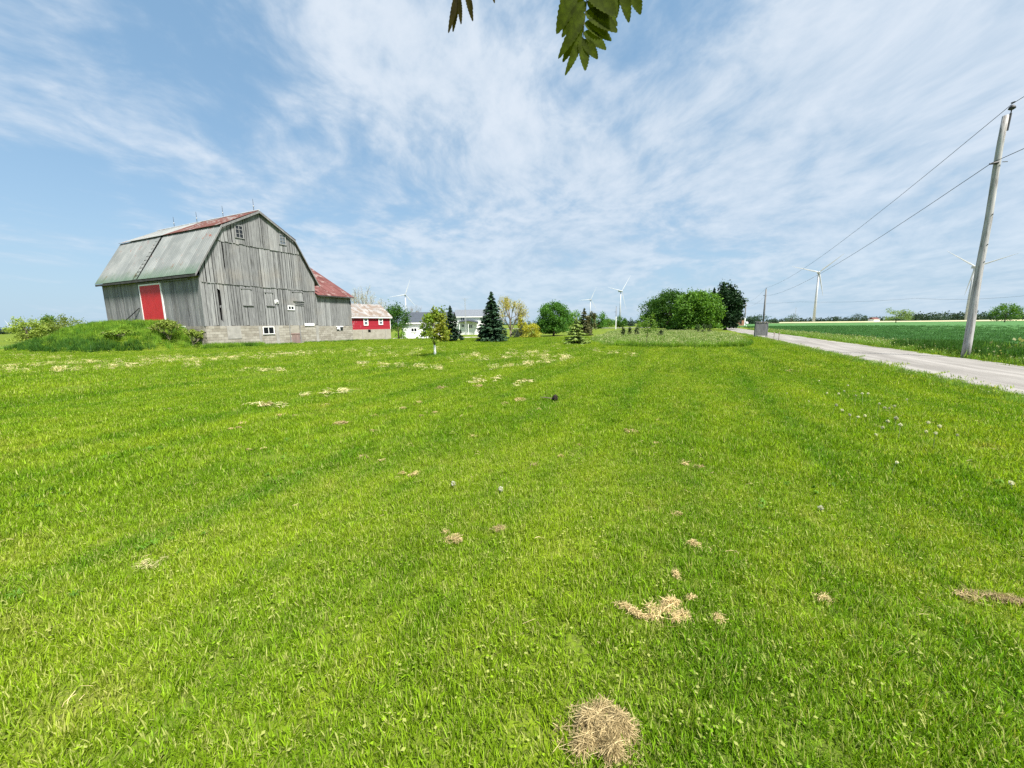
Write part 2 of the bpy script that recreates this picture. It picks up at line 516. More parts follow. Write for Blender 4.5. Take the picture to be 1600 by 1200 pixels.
def grid_mesh(name, xs, ys, mat, zf):
    X, Y = np.meshgrid(xs, ys)
    Z = zf(X, Y)
    V = np.stack([X, Y, Z], -1).reshape(-1, 3)
    nx, ny = len(xs), len(ys)
    i = np.arange(nx * ny).reshape(ny, nx)
    F = np.stack([i[:-1, :-1], i[:-1, 1:], i[1:, 1:], i[1:, :-1]], -1).reshape(-1, 4)
    return np_mesh(name, V, F, mat, smooth_=True)

me = grid_mesh('ground', axis(-60, 45, 0.6, 1500, 26), axis(-12, 110, 0.6, 1500, 26), M['soil'], ground_z)
tag(mobj('ground', me), 'mown green lawn rolling out to the horizon', kind='structure')

def strip_mesh(name, us, vs, mat, zf, jit=None):
    U, Vv = np.meshgrid(us, vs)
    U = U.copy()
    if jit is not None:
        jit(U, Vv)
    X, Y = xy_of(U, Vv)
    V = np.stack([X, Y, zf(U, Vv, X, Y)], -1).reshape(-1, 3)
    nx, ny = len(us), len(vs)
    i = np.arange(nx * ny).reshape(ny, nx)
    F = np.stack([i[:-1, :-1], i[:-1, 1:], i[1:, 1:], i[1:, :-1]], -1).reshape(-1, 4)
    return np_mesh(name, V, F, mat, smooth_=True)

def road_jit(U, Vv):
    n = U.shape[0]
    fade = np.linspace(1, 1, n)
    U[:, 0] += rng.normal(0, 0.05, n) + 0.10 * np.sin(Vv[:, 0] * 0.7) + 0.05 * np.sin(Vv[:, 0] * 2.9)
    U[:, -1] += rng.normal(0, 0.05, n) + 0.08 * np.sin(Vv[:, 0] * 0.9 + 2)

vs = np.concatenate([np.arange(-30, 60, 0.16), np.arange(60, 400, 2.0)])
us = np.array([ROAD_N, 6.45, 7.0, 7.6, 8.15, 8.7, 9.3, 9.85, ROAD_F])
rz = lambda U, V_, X, Y: 0.012 + 0.045 * (1 - ((U - 8.15) / 2.1) ** 2).clip(0, 1)
tag(mobj('road', strip_mesh('road', us, vs, M['road'], rz, road_jit)), 'pale gravelly country road running past the lawn', kind='structure')
# side road far off, square to the first
us2 = np.arange(-70, 6.6, 2.0); vs2 = np.array([127.0, 131, 135, 139])
tag(mobj('side_road', strip_mesh('side_road', us2, vs2, M['road'], lambda U, V_, X, Y: ground_z(X, Y) + 0.07)), 'pale side road beyond the trees', kind='structure')
# fields over the road
us3 = np.concatenate([np.array([13.0, 13.35, 13.9]), np.arange(14.6, 40, 0.9), np.arange(42, 120, 4.0), np.arange(130, 700, 30)])
vs3 = np.concatenate([np.arange(-6, 90, 0.5), np.arange(92, 330, 6.0)])
def crop_z(U, V_, X, Y):
    z = 0.26 + 0.05 * np.sin(U * 8.2 + 0.3 * np.sin(V_ * 0.8)) + rng.normal(0, 0.03, U.shape)
    z[:, 0] = -0.02; z[:, 1] = 0.19 + rng.normal(0, 0.03, U.shape[0])
    return z
tag(mobj('crop_field', strip_mesh('crop_field', us3, vs3, M['crop'], crop_z)), 'deep green crop field over the road', kind='structure')
us4 = np.concatenate([np.arange(-10, 720, 40)]); vs4 = np.arange(332, 900, 60.0)
tag(mobj('stubble_field', strip_mesh('stubble_field', us4, vs4, M['stubble'], lambda U, V_, X, Y: 0.35 + 0 * U)), 'pale bare field behind the crop', kind='structure')
# gravel yard before the white houses
def yard(name, p0, p1, w, mat):
    a = np.array(p0[:2]); b = np.array(p1[:2])
    d = (b - a) / np.linalg.norm(b - a); nrm = np.array([-d[1], d[0]])
    n = 24; V = []
    for i in range(n + 1):
        q = a + (b - a) * i / n
        for s in (0, 0.5, 1):
            r = q + nrm * w * s
            V.append((r[0], r[1], float(ground_z(r[0], r[1])) + 0.03))
    F = []
    for i in range(n):
        for s in range(2):
            k = i * 3 + s
            F.append((k, k + 3, k + 4, k + 1))
    return np_mesh(name, V, F, mat)
tag(mobj('gravel_yard', yard('gravel_yard', G(612, 529.5), G(768, 527), 3.0, M['gravel'])), 'pale gravel drive in front of the white houses', kind='structure')

# ------------------------------------------------------------------ grass as geometry-node scatter
PROTO = bpy.data.collections.new('plant_prototypes')      # never linked to the scene

def tuft_mesh(name, n, rad, h, w, mat, lean=0.5, segs=2, broad=0, head=None):
    V = []; F = []; mi = []
    for k in range(n):
        a = random.uniform(0, 2 * PI); r = rad * math.sqrt(random.random())
        p = np.array([r * math.cos(a), r * math.sin(a), -0.01])
        az = random.uniform(0, 2 * PI)
        L = h * random.uniform(0.6, 1.25); ln = abs(random.gauss(0, lean))
        ww = w * random.uniform(0.7, 1.3)
        side = np.array([-math.sin(az), math.cos(az), 0]); out = np.array([math.cos(az), math.sin(az), 0])
        pts = []
        for s in range(segs + 1):
            q = s / segs
            ang = ln * (0.35 + q)
            pts.append(p.copy())
            p = p + (out * math.sin(ang) + np.array([0, 0, 1]) * math.cos(ang)) * L / segs
        b = len(V)
        for s in range(segs + 1):
            wid = ww * (1 - 0.15 * s / segs) if s < segs else ww * 0.12
            V += [pts[s] - side * wid / 2, pts[s] + side * wid / 2]
        for s in range(segs):
            F.append((b + 2 * s, b + 2 * s + 1, b + 2 * s + 3, b + 2 * s + 2)); mi.append(0)
        if head is not None and random.random() < head:
            e = pts[-1]; hw = w * 2.2; hl = h * 0.22
            b = len(V)
            V += [e - side * hw / 2, e + out * 0.3 * hl + np.array([0, 0, hl * .5]) - side * hw, e + out * 0.5 * hl + np.array([0, 0, hl]), e + out * 0.3 * hl + np.array([0, 0, hl * .5]) + side * hw]
            F.append((b, b + 1, b + 2, b + 3)); mi.append(1)
    for k in range(broad):
        a = random.uniform(0, 2 * PI); r = rad * math.sqrt(random.random())
        c = np.array([r * math.cos(a), r * math.sin(a), h * random.uniform(.3, .7)])
        az = random.uniform(0, 2 * PI); d = np.array([math.cos(az), math.sin(az), random.uniform(-.1, .5)]); sd_ = np.array([-math.sin(az), math.cos(az), 0])
        s = w * random.uniform(2.2, 3.8); b = len(V)
        V += [c, c + d * s * .6 - sd_ * s * .5, c + d * s * 1.3, c + d * s * .6 + sd_ * s * .5]
        F.append((b, b + 1, b + 2, b + 3)); mi.append(0)
    mats = mat if isinstance(mat, list) else [mat]
    return np_mesh(name, V, F, mats, mi)

def proto_set(name, k, **kw):
    c = bpy.data.collections.new(name)
    for i in range(k):
        o = bpy.data.objects.new(name, tuft_mesh(name, **kw))
        c.objects.link(o)
    return c

def scatter(name, protos, pts, scl, label, tilt=0.12):
    n = len(pts)
    me = bpy.data.meshes.new(name)
    me.vertices.add(n); me.vertices.foreach_set('co', np.asarray(pts, np.float32).ravel())
    a = me.attributes.new('spin', 'FLOAT_VECTOR', 'POINT')
    rot = np.stack([rng.normal(0, tilt, n), rng.normal(0, tilt, n), rng.uniform(0, 2 * PI, n)], -1)
    a.data.foreach_set('vector', rot.astype(np.float32).ravel())
    a = me.attributes.new('size', 'FLOAT', 'POINT'); a.data.foreach_set('value', np.asarray(scl, np.float32))
    a = me.attributes.new('pick', 'INT', 'POINT'); a.data.foreach_set('value', rng.integers(0, len(protos.objects), n).astype(np.int32))
    o = mobj(name, me)
    tag(o, label, kind='stuff')
    ng = bpy.data.node_groups.new(name, 'GeometryNodeTree')
    ng.interface.new_socket('Geometry', in_out='INPUT', socket_type='NodeSocketGeometry')
    ng.interface.new_socket('Geometry', in_out='OUTPUT', socket_type='NodeSocketGeometry')
    gi = ng.nodes.new('NodeGroupInput'); go = ng.nodes.new('NodeGroupOutput')
    ip = ng.nodes.new('GeometryNodeInstanceOnPoints')
    ci = ng.nodes.new('GeometryNodeCollectionInfo')
    ci.inputs['Collection'].default_value = protos
    ci.inputs['Separate Children'].default_value = True
    ci.inputs['Reset Children'].default_value = True
    def att(nm, ty):
        q = ng.nodes.new('GeometryNodeInputNamedAttribute'); q.data_type = ty; q.inputs[0].default_value = nm
        return [s for s in q.outputs if s.enabled][0]
    L = ng.links.new
    L(gi.outputs[0], ip.inputs['Points']); L(ci.outputs[0], ip.inputs['Instance'])
    ip.inputs['Pick Instance'].default_value = True
    L(att('pick', 'INT'), ip.inputs['Instance Index'])
    L(att('spin', 'FLOAT_VECTOR'), ip.inputs['Rotation'])
    L(att('size', 'FLOAT'), ip.inputs['Scale'])
    L(ip.outputs[0], go.inputs[0])
    md = o.modifiers.new('scatter', 'NODES'); md.node_group = ng
    return o

PATCH = np.array([G(921, 532)[:2], G(945, 540)[:2], G(1000, 543)[:2], G(1060, 544)[:2], G(1120, 543.5)[:2], G(1166, 541.5)[:2], G(1176, 536)[:2], G(1150, 524)[:2], G(1100, 517)[:2], G(1010, 515)[:2], G(950, 519)[:2]])

def in_poly(x, y, P):
    inside = np.zeros(x.shape, bool)
    j = len(P) - 1
    for i in range(len(P)):
        xi, yi = P[i]; xj, yj = P[j]
        c = ((yi > y) != (yj > y)) & (x < (xj - xi) * (y - yi) / (yj - yi + 1e-12) + xi)
        inside ^= c
        j = i
    return inside

def mound_h(x, y):
    s, tt = barn_st(x, y)
    return sst(s, -0.6, 4.6) * (1 - sst(s, 13.5, 23)) * (1 - sst(tt, 0.6, 7.2)) * sst(tt, -9, -5)

def in_barn(x, y):
    s, tt = barn_st(x, y)
    return (s > -0.1) & (s < 15.2) & (tt < 0.1) & (tt > -14.4)

def ring(d0, d1, dens, half=math.radians(62)):
    n = int(dens * half * (d1 * d1 - d0 * d0))
    d = np.sqrt(rng.uniform(d0 * d0, d1 * d1, n)); a = rng.uniform(-half, half, n)
    return d * np.sin(a), d * np.cos(a)

def lawn_ok(x, y):
    u, v = uv_of(x, y)
    return ((u < 6.15) | (u > 10.15)) & (u < 13) & ~in_barn(x, y) & ~in_poly(x, y, PATCH) & (mound_h(x, y) < 0.5)

LN = proto_set('lawn_tuft_near', 9, n=34, rad=0.06, h=0.047, w=0.0036, mat=M['grass'], lean=0.95, segs=3)
LC = proto_set('lawn_tuft_clover', 1, n=20, rad=0.055, h=0.05, w=0.0036, mat=M['grass'], lean=0.8, segs=3, broad=5)
for o in LC.objects: LN.objects.link(o)
LM = proto_set('lawn_tuft_mid', 8, n=90, rad=0.18, h=0.055, w=0.0065, mat=M['grass'], lean=0.9, segs=2)
LF = proto_set('lawn_tuft_far', 8, n=170, rad=0.5, h=0.062, w=0.016, mat=M['grass'], lean=0.75, segs=1)
def add_ring(name, protos, d0, d1, dens, s0, s1, label, half):
    x, y = ring(d0, d1, dens, half)
    k = lawn_ok(x, y)
    x, y = x[k], y[k]
    scatter(name, protos, np.stack([x, y, ground_z(x, y)], -1), rng.uniform(s0, s1, len(x)), label)
add_ring('lawn_grass', LN, 0.5, 5.2, 620, 0.7, 1.35, 'short mown grass blades close to the viewer', 2.4)
add_ring('lawn_grass', LM, 4.6, 14.5, 80, 0.75, 1.25, 'short mown grass blades of the middle lawn', 1.6)
add_ring('lawn_grass', LF, 13.5, 48, 10, 0.75, 1.2, 'short mown grass blades of the far lawn', 1.3)

M['weed_leaf'] = leafmat('broad_weed_leaves', (0.055, 0.14, 0.010), (0.115, 0.22, 0.018), (0.08, 0.17, 0.013), trans=0.3)
def rosette_mesh(name, n, L, w):
    V = []; F = []
    for k in range(n):
        az = 2 * PI * k / n + random.uniform(-.4, .4); l_ = L * random.uniform(.6, 1.2)
        o_ = np.array([math.cos(az), math.sin(az), 0]); s_ = np.array([-math.sin(az), math.cos(az), 0]); b = len(V)
        for q, ww, z in ((0, .25, .015), (.35, .8, .03), (.7, 1.0, .034), (1.0, .12, .02)):
            c = o_ * l_ * q + np.array([0, 0, z * random.uniform(.7, 1.4)])
            V += [c - s_ * w * ww / 2 + np.array([0, 0, .004]), c + s_ * w * ww / 2 + np.array([0, 0, .004])]
        F += [(b + 2 * i, b + 2 * i + 1, b + 2 * i + 3, b + 2 * i + 2) for i in range(3)]
    return np_mesh(name, V, F, M['weed_leaf'])
WR = bpy.data.collections.new('lawn_weed')
for i in range(6): WR.objects.link(bpy.data.objects.new('lawn_weed', rosette_mesh('lawn_weed', random.randint(6, 11), random.uniform(.03, .055), random.uniform(.009, .014))))
cx_, cy_ = ring(0.8, 9, 0.14)
x = np.concatenate([c + rng.normal(0, .3, 7) for c in cx_]); y = np.concatenate([c + rng.normal(0, .3, 7) for c in cy_])
k = lawn_ok(x, y); x, y = x[k], y[k]
scatter('lawn_weeds', WR, np.stack([x, y, ground_z(x, y) + .008], -1), rng.uniform(.6, 1.2, len(x)), 'broad leaved weeds and clover among the mown grass', 0.25)

# taller growths
M['rough'] = leafmat('rough_grass', (0.075, 0.19, 0.013), (0.25, 0.38, 0.04), (0.075, 0.18, 0.018), trans=0.4)
M['rough_pale'] = leafmat('pale_rough_grass', (0.10, 0.215, 0.022), (0.185, 0.31, 0.045), trans=0.4)
M['rough_head'] = leafmat('grass_seed_heads', (0.24, 0.29, 0.11), (0.38, 0.39, 0.19), trans=0.3)
M['rough_dark'] = leafmat('dark_rough_grass', (0.022, 0.080, 0.010), (0.07, 0.165, 0.022), trans=0.35)
M['verge'] = leafmat('verge_grass', (0.11, 0.24, 0.025), (0.22, 0.34, 0.06), trans=0.4)
M['cropleaf'] = leafmat('crop_leaves', (0.042, 0.125, 0.030), (0.082, 0.195, 0.058), trans=0.3)
RP = proto_set('unmown_tuft', 6, n=55, rad=0.28, h=0.30, w=0.012, mat=[M['rough_pale'], M['rough_head']], lean=0.35, segs=2, head=0.14)
RD = proto_set('weed_tuft', 6, n=60, rad=0.26, h=0.42, w=0.016, mat=M['rough'], lean=0.5, segs=2, broad=14)
RK = proto_set('dark_weed_tuft', 6, n=70, rad=0.28, h=0.55, w=0.020, mat=[M['rough_dark'], M['rough_head']], lean=0.45, segs=2, broad=16)
RV = proto_set('verge_tuft', 6, n=50, rad=0.25, h=0.24, w=0.011, mat=[M['verge'], M['rough_head']], lean=0.45, segs=2, head=0.05)
CP = proto_set('crop_plant', 6, n=36, rad=0.22, h=0.24, w=0.022, mat=M['cropleaf'], lean=0.55, segs=2, broad=10)

def box_pts(n, x0, x1, y0, y1):
    return rng.uniform(x0, x1, n), rng.uniform(y0, y1, n)

mn, mx = PATCH.min(0), PATCH.max(0)
x, y = box_pts(14000, mn[0], mx[0], mn[1], min(mx[1], 85))
k = in_poly(x, y, PATCH)
x, y = x[k], y[k]
u, v = uv_of(x, y); k = u < 5.9
x, y = x[k], y[k]
scatter('unmown_grass', RP, np.stack([x, y, ground_z(x, y)], -1), rng.uniform(0.45, 0.95, len(x)), 'pale unmown grass patch in front of the maples')
# strip of darker, taller tufts stands in for the shaded front edge of that patch
x, y = box_pts(5000, 3, 18, 23, 32)
d = np.full(len(x), 9.0)
for i in range(1, 6):
    a, b = PATCH[i], PATCH[i + 1] if i + 1 < len(PATCH) else PATCH[0]
    ab = b - a; q = np.clip(((x - a[0]) * ab[0] + (y - a[1]) * ab[1]) / (ab @ ab), 0, 1)
    d = np.minimum(d, np.hypot(x - a[0] - q * ab[0], y - a[1] - q * ab[1]))
k = (d < 0.45) & in_poly(x, y, PATCH) & (x > 7.5)
scatter('unmown_grass_edge', RD, np.stack([x[k], y[k], ground_z(x[k], y[k])], -1), rng.uniform(0.6, 1.0, k.sum()), 'taller weeds added for the shaded front edge of the unmown patch')
# mound by the barn
x, y = box_pts(16000, -56, -18, 20, 48)
h = mound_h(x, y)
s, tt = barn_st(x, y)
k = (h > 0.05) & ~((s > -0.2) & (s < 15.2) & (tt < 0.15)) & (rng.random(len(x)) < sst(h, 0.03, 0.25)) & (s < 15.5 + 2 * np.sin(x)) & (s > -0.8)
scatter('mound_weeds', RD, np.stack([x[k], y[k], ground_z(x[k], y[k])], -1), rng.uniform(0.45, 1.0, k.sum()), 'tall lush weeds over the earth ramp of the barn')
k = (h > 0.04) & (h < 0.3) & (tt > 3.2) & (s > -0.6) & (s < 14) & (rng.random(len(x)) < 0.5)
scatter('mound_foot_weeds', RK, np.stack([x[k], y[k], ground_z(x[k], y[k])], -1), rng.uniform(0.5, 0.95, k.sum()), 'dark green weeds at the foot of the ramp')
k = (h > 0.02) & (s >= 15.6) & (tt > -9) & (rng.random(len(x)) < 0.9)
scatter('ramp_grass', RV, np.stack([x[k], y[k], ground_z(x[k], y[k])], -1), rng.uniform(0.4, 0.8, k.sum()), 'short green grass on the left shoulder of the ramp')
# strip along the barn foundation
a_ = rng.uniform(-0.4, 14.4, 900); o_ = -np.abs(rng.normal(0.12, 0.32, 900)) - 0.12
x = BC[0] + BA[0] * a_ + BLV[0] * o_; y = BC[1] + BA[1] * a_ + BLV[1] * o_
k = (a_ < 6.7) | ((a_ > 7.9) & (rng.random(900) < 0.4))
scatter('foundation_weeds', RD, np.stack([x[k], y[k], ground_z(x[k], y[k])], -1), np.where(a_[k] < 4, rng.uniform(0.5, 1.1, k.sum()), rng.uniform(0.25, 0.6, k.sum())), 'dark weeds along the barn foundation')
# verge and weeds over the road
def road_pts(n, u0, u1, v0, v1):
    u = rng.uniform(u0, u1, n); v = rng.uniform(v0, v1, n)
    return xy_of(u, v)
x, y = road_pts(5200, 10.3, 12.9, 6, 95)
scatter('verge_grass', RV, np.stack([x, y, ground_z(x, y)], -1), rng.uniform(0.5, 1.35, len(x)), 'light green grass verge between the road and the crop')
x, y = road_pts(1900, 10.7, 13.4, 13, 30.5)
scatter('roadside_weeds', RK, np.stack([x, y, ground_z(x, y)], -1), rng.uniform(0.5, 0.95, len(x)), 'tall dark weeds behind the leaning utility pole')
x, y = road_pts(34, 11.6, 13.6, 12, 24)
scatter('roadside_plume_grass', RP, np.stack([x, y, ground_z(x, y)], -1), rng.uniform(1.4, 2.2, len(x)), 'pale plumed grass among the roadside weeds', 0.08)
u = 13.0 + rng.exponential(11, 16000); v = rng.uniform(8, 130, 16000)
k = (u < 60)
x, y = xy_of(u[k], v[k])
scatter('crop_plants', CP, np.stack([x, y, 0.02 + 0.13 * (u[k] > 13.5)], -1), rng.uniform(0.85, 1.25, len(x)), 'dark green crop plants at the field edge')
x, y = road_pts(1300, 5.6, 6.25, 3, 60)
scatter('road_edge_grass', RV, np.stack([x, y, ground_z(x, y)], -1), rng.uniform(0.3, 0.6, len(x)), 'slightly taller grass at the near road edge')

# ------------------------------------------------------------------ barn
GB = EYE * 0
def build_barn():
    root = empty('bank_barn', (BC[0], BC[1], 0), PI / 2 - BAZ,
                 'big weathered grey wooden bank barn with a gambrel metal roof', 'barn')
    FZ, BZ, SZ, EZ, KZ, PZ, KX = 1.745, 5.05, 8.3, 5.58, 9.45, 11.233, 1.851
    def roof(x):
        x = min(max(x, 0), BW); q = min(x, BW - x)
        return EZ + 0.0 + (KZ - EZ) * (q + 0.36) / (KX + 0.36) if q < KX else KZ + (PZ - KZ) * (q - KX) / (BW / 2 - KX)
    def boards(x0, x1, zlo, zhi, y0, holes=(), jag=0.03, sag=0.0):
        mb = MB(); x = x0
        while x < x1 - 0.05:
            w = min(random.uniform(0.17, 0.30), x1 - x)
            if x1 - x - w < 0.1: w = x1 - x
            gap = random.choice([0.01, 0.02, 0.03, 0.05, 0.012, 0.065])
            a, b = x + gap / 2, x + w - gap / 2
            za = zlo(a) + random.uniform(-jag, jag); zb = za + random.uniform(-0.01, 0.01)
            ta, tb = zhi(a), zhi(b)
            yy = y0 + random.uniform(-0.012, 0.008)
            segs = [(za, None)]
            for (h0, h1, hz0, hz1) in holes:
                if a < h1 and b > h0:
                    segs = [(za, hz0 + random.uniform(-0.15, 0.15)), (hz1 + random.uniform(-0.2, 0.2), None)]
            for (s0, s1) in segs:
                e0, e1 = (ta, tb) if s1 is None else (s1, s1 + random.uniform(-0.08, 0.08))
                if s0 > min(e0, e1) - 0.05: continue
                mb.hexa([(a, yy - 0.03, s0), (b, yy - 0.03, s0 if s1 is not None or s0 != za else zb), (b, yy, s0), (a, yy, s0),
                         (a, yy - 0.03, e0), (b, yy - 0.03, e1), (b, yy, e1), (a, yy, e0)])
            x += w
        return mb
    r = lambda x: roof(x) - 0.10
    low = boards(0, 1.12, lambda x: FZ, lambda x: min(BZ + 0.02, r(x)), 0, [], 0.05)
    for part in (boards(1.30, BW, lambda x: FZ, lambda x: min(BZ + 0.02, r(x)), 0, [], 0.05),):
        b0 = len(low.v); low.v += part.v; low.f += [tuple(b0 + i for i in q) for q in part.f]; low.m += part.m
    low.hexa([(1.125, -.03, 4.62), (1.295, -.03, 4.5), (1.295, 0, 4.5), (1.125, 0, 4.62), (1.125, -.03, BZ + .02), (1.295, -.03, BZ + .02), (1.295, 0, BZ + .02), (1.125, 0, BZ + .02)])
    low.hexa([(1.125, -.03, FZ), (1.295, -.03, FZ), (1.295, 0, FZ), (1.125, 0, FZ), (1.125, -.03, 2.22), (1.295, -.03, 2.05), (1.295, 0, 2.05), (1.125, 0, 2.22)])
    low.hexa([(1.24, -.03, 2.05), (1.29, -.03, 2.05), (1.29, 0, 2.05), (1.24, 0, 2.05), (1.27, -.03, 3.3), (1.29, -.03, 3.3), (1.29, 0, 3.3), (1.27, 0, 3.3)])
    low.hexa([(1.13, -.03, 3.15), (1.29, -.03, 3.2), (1.29, 0, 3.2), (1.13, 0, 3.15), (1.13, -.03, 3.3), (1.29, -.03, 3.36), (1.29, 0, 3.36), (1.13, 0, 3.3)])
    tag(low.build('wall_boards', M['boards'], root), kind='stuff')
    mid_ = boards(0.02, 1.80, lambda x: BZ - 0.05, lambda x: min(SZ + 0.02, r(x)), -0.05, [], 0.03)
    p2 = boards(1.87, BW - 0.02, lambda x: BZ - 0.05, lambda x: min(SZ + 0.02, r(x)), -0.05, [], 0.03)
    b0 = len(mid_.v); mid_.v += p2.v; mid_.f += [tuple(b0 + i for i in q) for q in p2.f]; mid_.m += p2.m
    mid_.hexa([(1.80, -.08, BZ - .04), (1.87, -.08, BZ - .04), (1.87, -.05, BZ - .04), (1.80, -.05, BZ - .04), (1.80, -.08, 6.0), (1.84, -.08, 6.3), (1.84, -.05, 6.3), (1.80, -.05, 6.0)])
    tag(mid_.build('wall_boards', M['boards'], root), kind='stuff')
    tag(boards(KX - 0.55, BW - KX + 0.6, lambda x: SZ - 0.06, lambda x: r(x), -0.10, [], 0.03).build('wall_boards', M['boards'], root), kind='stuff')
    # near-black backing added for interior shade, so gaps read dark but not see-through everywhere
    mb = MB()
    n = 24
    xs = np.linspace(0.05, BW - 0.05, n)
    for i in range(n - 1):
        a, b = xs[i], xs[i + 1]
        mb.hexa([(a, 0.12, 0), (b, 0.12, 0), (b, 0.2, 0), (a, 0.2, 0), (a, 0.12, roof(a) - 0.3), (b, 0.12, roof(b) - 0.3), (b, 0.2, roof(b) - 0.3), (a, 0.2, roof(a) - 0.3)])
    mb.build('dark_gap_backing', M['void'], root)
    # far gable and far side (boards as plain walls)
    mb = MB()
    for i in range(n - 1):
        a, b = xs[i], xs[i + 1]
        mb.hexa([(a, BL - 0.1, 0), (b, BL - 0.1, 0), (b, BL, 0), (a, BL, 0), (a, BL - 0.1, roof(a) - 0.08), (b, BL - 0.1, roof(b) - 0.08), (b, BL, roof(b) - 0.08), (a, BL, roof(a) - 0.08)])
    mb.box(BW - 0.1, BW, 0.2, BL, 0, EZ - 0.05)
    mb.build('rear_walls', M['boards_dark'], root)
    # the side wall that faces the ramp
    mb = MB(); y = 0.0
    while y < BL - 0.02:
        w = min(random.uniform(0.17, 0.30), BL - y)
        g = random.choice([0.006, 0.012, 0.03, 0.02, 0.045])
        a, b = y + g / 2, y + w - g / 2
        xx = random.uniform(-0.012, 0.008)
        z0 = FZ + random.uniform(-0.04, 0.04); z1 = EZ - 0.02
        if 11.55 < y < 11.8: z0 += 0.1; a += 0.09
        mb.hexa([(xx - 0.03, a, z0), (xx, a, z0), (xx, b, z0), (xx - 0.03, b, z0), (xx - 0.03, a, z1), (xx, a, z1), (xx, b, z1), (xx - 0.03, b, z1)])
        y += w
    tag(mb.build('side_boards', M['boards'], root), kind='stuff')
    mb = MB(); mb.box(0.1, 0.18, 0.2, BL - 0.12, 0, EZ - 0.1); mb.build('side_dark_backing', M['void'], root)  # added near-black sheet, stands for the dark interior behind the side boards
    # foundation: courses of blocks with recessed joints
    mb = MB()
    nz = 8; ch = FZ / nz
    for k in range(-1, nz):
        x = -0.03 - (0.2 if k % 2 else 0)
        while x < BW:
            a, b = max(x, -0.03), min(x + 0.4, BW + 0.0)
            if b - a > 0.05 and not (6.80 < (a + b) / 2 < 7.84) and not (4.3 < (a + b) / 2 < 5.3 and k >= 5):
                yy = -0.05 + random.uniform(-0.006, 0.006)
                mb.box(a + 0.008, b - 0.008, yy, 0.02, k * ch + 0.006, (k + 1) * ch - 0.006)
            x += 0.4
        y = 0.02 + (0.2 if k % 2 else 0)
        while y < BL:
            b = min(y + 0.4, BL)
            if not (2.5 < (y + b) / 2 < 3.75 and k >= 5):
                xx = -0.05 + random.uniform(-0.006, 0.006)
                mb.box(xx, 0.02, y + 0.008, b - 0.008, k * ch + 0.006, (k + 1) * ch - 0.006)
            y += 0.4
    tag(mb.build('foundation_blocks', M['block'], root), kind='stuff')
    mb = MB(); mb.box(0.0, BW, -0.035, 0.1, -0.2, FZ); mb.box(-0.035, 0.02, 0.1, BL, -0.2, FZ); mb.build('foundation_mortar', M['block'], root)
    for (x0, x1, z0, z1) in ((1.45, 2.5, 0.72, 1.72), (3.95, 4.18, 0.0, 1.70), (5.45, 5.75, 0.0, 1.72), (9.55, 9.86, 0.0, 1.74)):
        mb = MB(); mb.box(x0, x1, -0.075, -0.03, z0, z1); mb.build('parged_panel', M['concrete_pale'], root)
    # roof sheets
    def sheet(p0, p1, w, name, mat, yy):
        mb = MB()
        p0 = np.array(p0, float); p1 = np.array(p1, float)
        d = p1 - p0; nrm = np.array([-d[1], d[0]]); nrm = nrm / np.linalg.norm(nrm)
        if nrm[1] < 0: nrm = -nrm
        prof = [(0, 0.0), (0.03, 0.028), (0.06, 0.0), (w * 0.34, 0.0), (w * 0.34 + 0.025, 0.012), (w * 0.34 + 0.05, 0), (w * 0.67, 0), (w * 0.67 + 0.025, 0.012), (w * 0.67 + 0.05, 0), (w, 0)]
        vs_ = []
        for (yq, hq) in prof:
            for p in (p0, p1):
                q = p + nrm * (hq + 0.012)
                vs_.append((q[0], yq, q[1]))
        for (yq, hq) in prof:
            for p in (p0, p1):
                q = p - nrm * 0.012
                vs_.append((q[0], yq, q[1]))
        m_ = len(prof); fs = []
        for i in range(m_ - 1):
            fs.append((2 * i, 2 * i + 2, 2 * i + 3, 2 * i + 1))
            fs.append((2 * m_ + 2 * i, 2 * m_ + 2 * i + 1, 2 * m_ + 2 * i + 3, 2 * m_ + 2 * i + 2))
            fs.append((2 * i, 2 * m_ + 2 * i, 2 * m_ + 2 * i + 2, 2 * i + 2))
            fs.append((2 * i + 1, 2 * i + 3, 2 * m_ + 2 * i + 3, 2 * m_ + 2 * i + 1))
        mb.add(vs_, fs)
        return mb.build(name, mat, root, (0, yy, 0))
    wS = (BL + 0.6) / 19
    slopes = [((-0.36, EZ), (KX + 0.03, KZ), M['roof_green']), ((KX - 0.12, KZ + 0.0), (BW / 2, PZ), M['roof_rust']),
              ((BW + 0.36, EZ), (BW - KX - 0.03, KZ), M['roof_rust']), ((BW - KX + 0.12, KZ), (BW / 2, PZ), M['roof_rust'])]
    for si, (p0, p1, mt) in enumerate(slopes):
        first = None
        for k in range(19):
            yq = -0.3 + k * wS
            if si == 0 and k == 10:
                continue
            if first is None:
                first = sheet(p0, p1, wS + 0.03, 'roof_sheet', mt, yq)
            else:
                c = first.copy(); COL.objects.link(c); c.location = (0, yq + 0.0, random.uniform(0, 0.012))
                if si == 1 and k > 9: c.material_slots[0].link = 'OBJECT'; c.material_slots[0].material = M['roof_green']
    # the missing sheet: dark battens and a narrow torn sheet
    yq = -0.3 + 10 * wS
    mb = MB()
    for q in np.linspace(0.02, 0.98, 12):
        X0 = -0.36 + (KX + 0.36) * q; Z0 = EZ + (KZ - EZ) * q
        mb.box(X0 - 0.04, X0 + 0.04, yq - 0.05, yq + wS + 0.05, Z0 - 0.10, Z0 - 0.03)
    mb.build('roof_batten', M['trim_dark'], root)
    tr = sheet((-0.33, EZ - 0.01), (KX, KZ - 0.01), wS * 0.6, 'torn_roof_sheet', M['roof_green'], yq + wS * 0.42)
    # trims along the rakes and eaves
    prof = [(-0.38, EZ - 0.05), (KX, KZ - 0.05), (BW / 2, PZ - 0.05), (BW - KX, KZ - 0.05), (BW + 0.38, EZ - 0.05)]
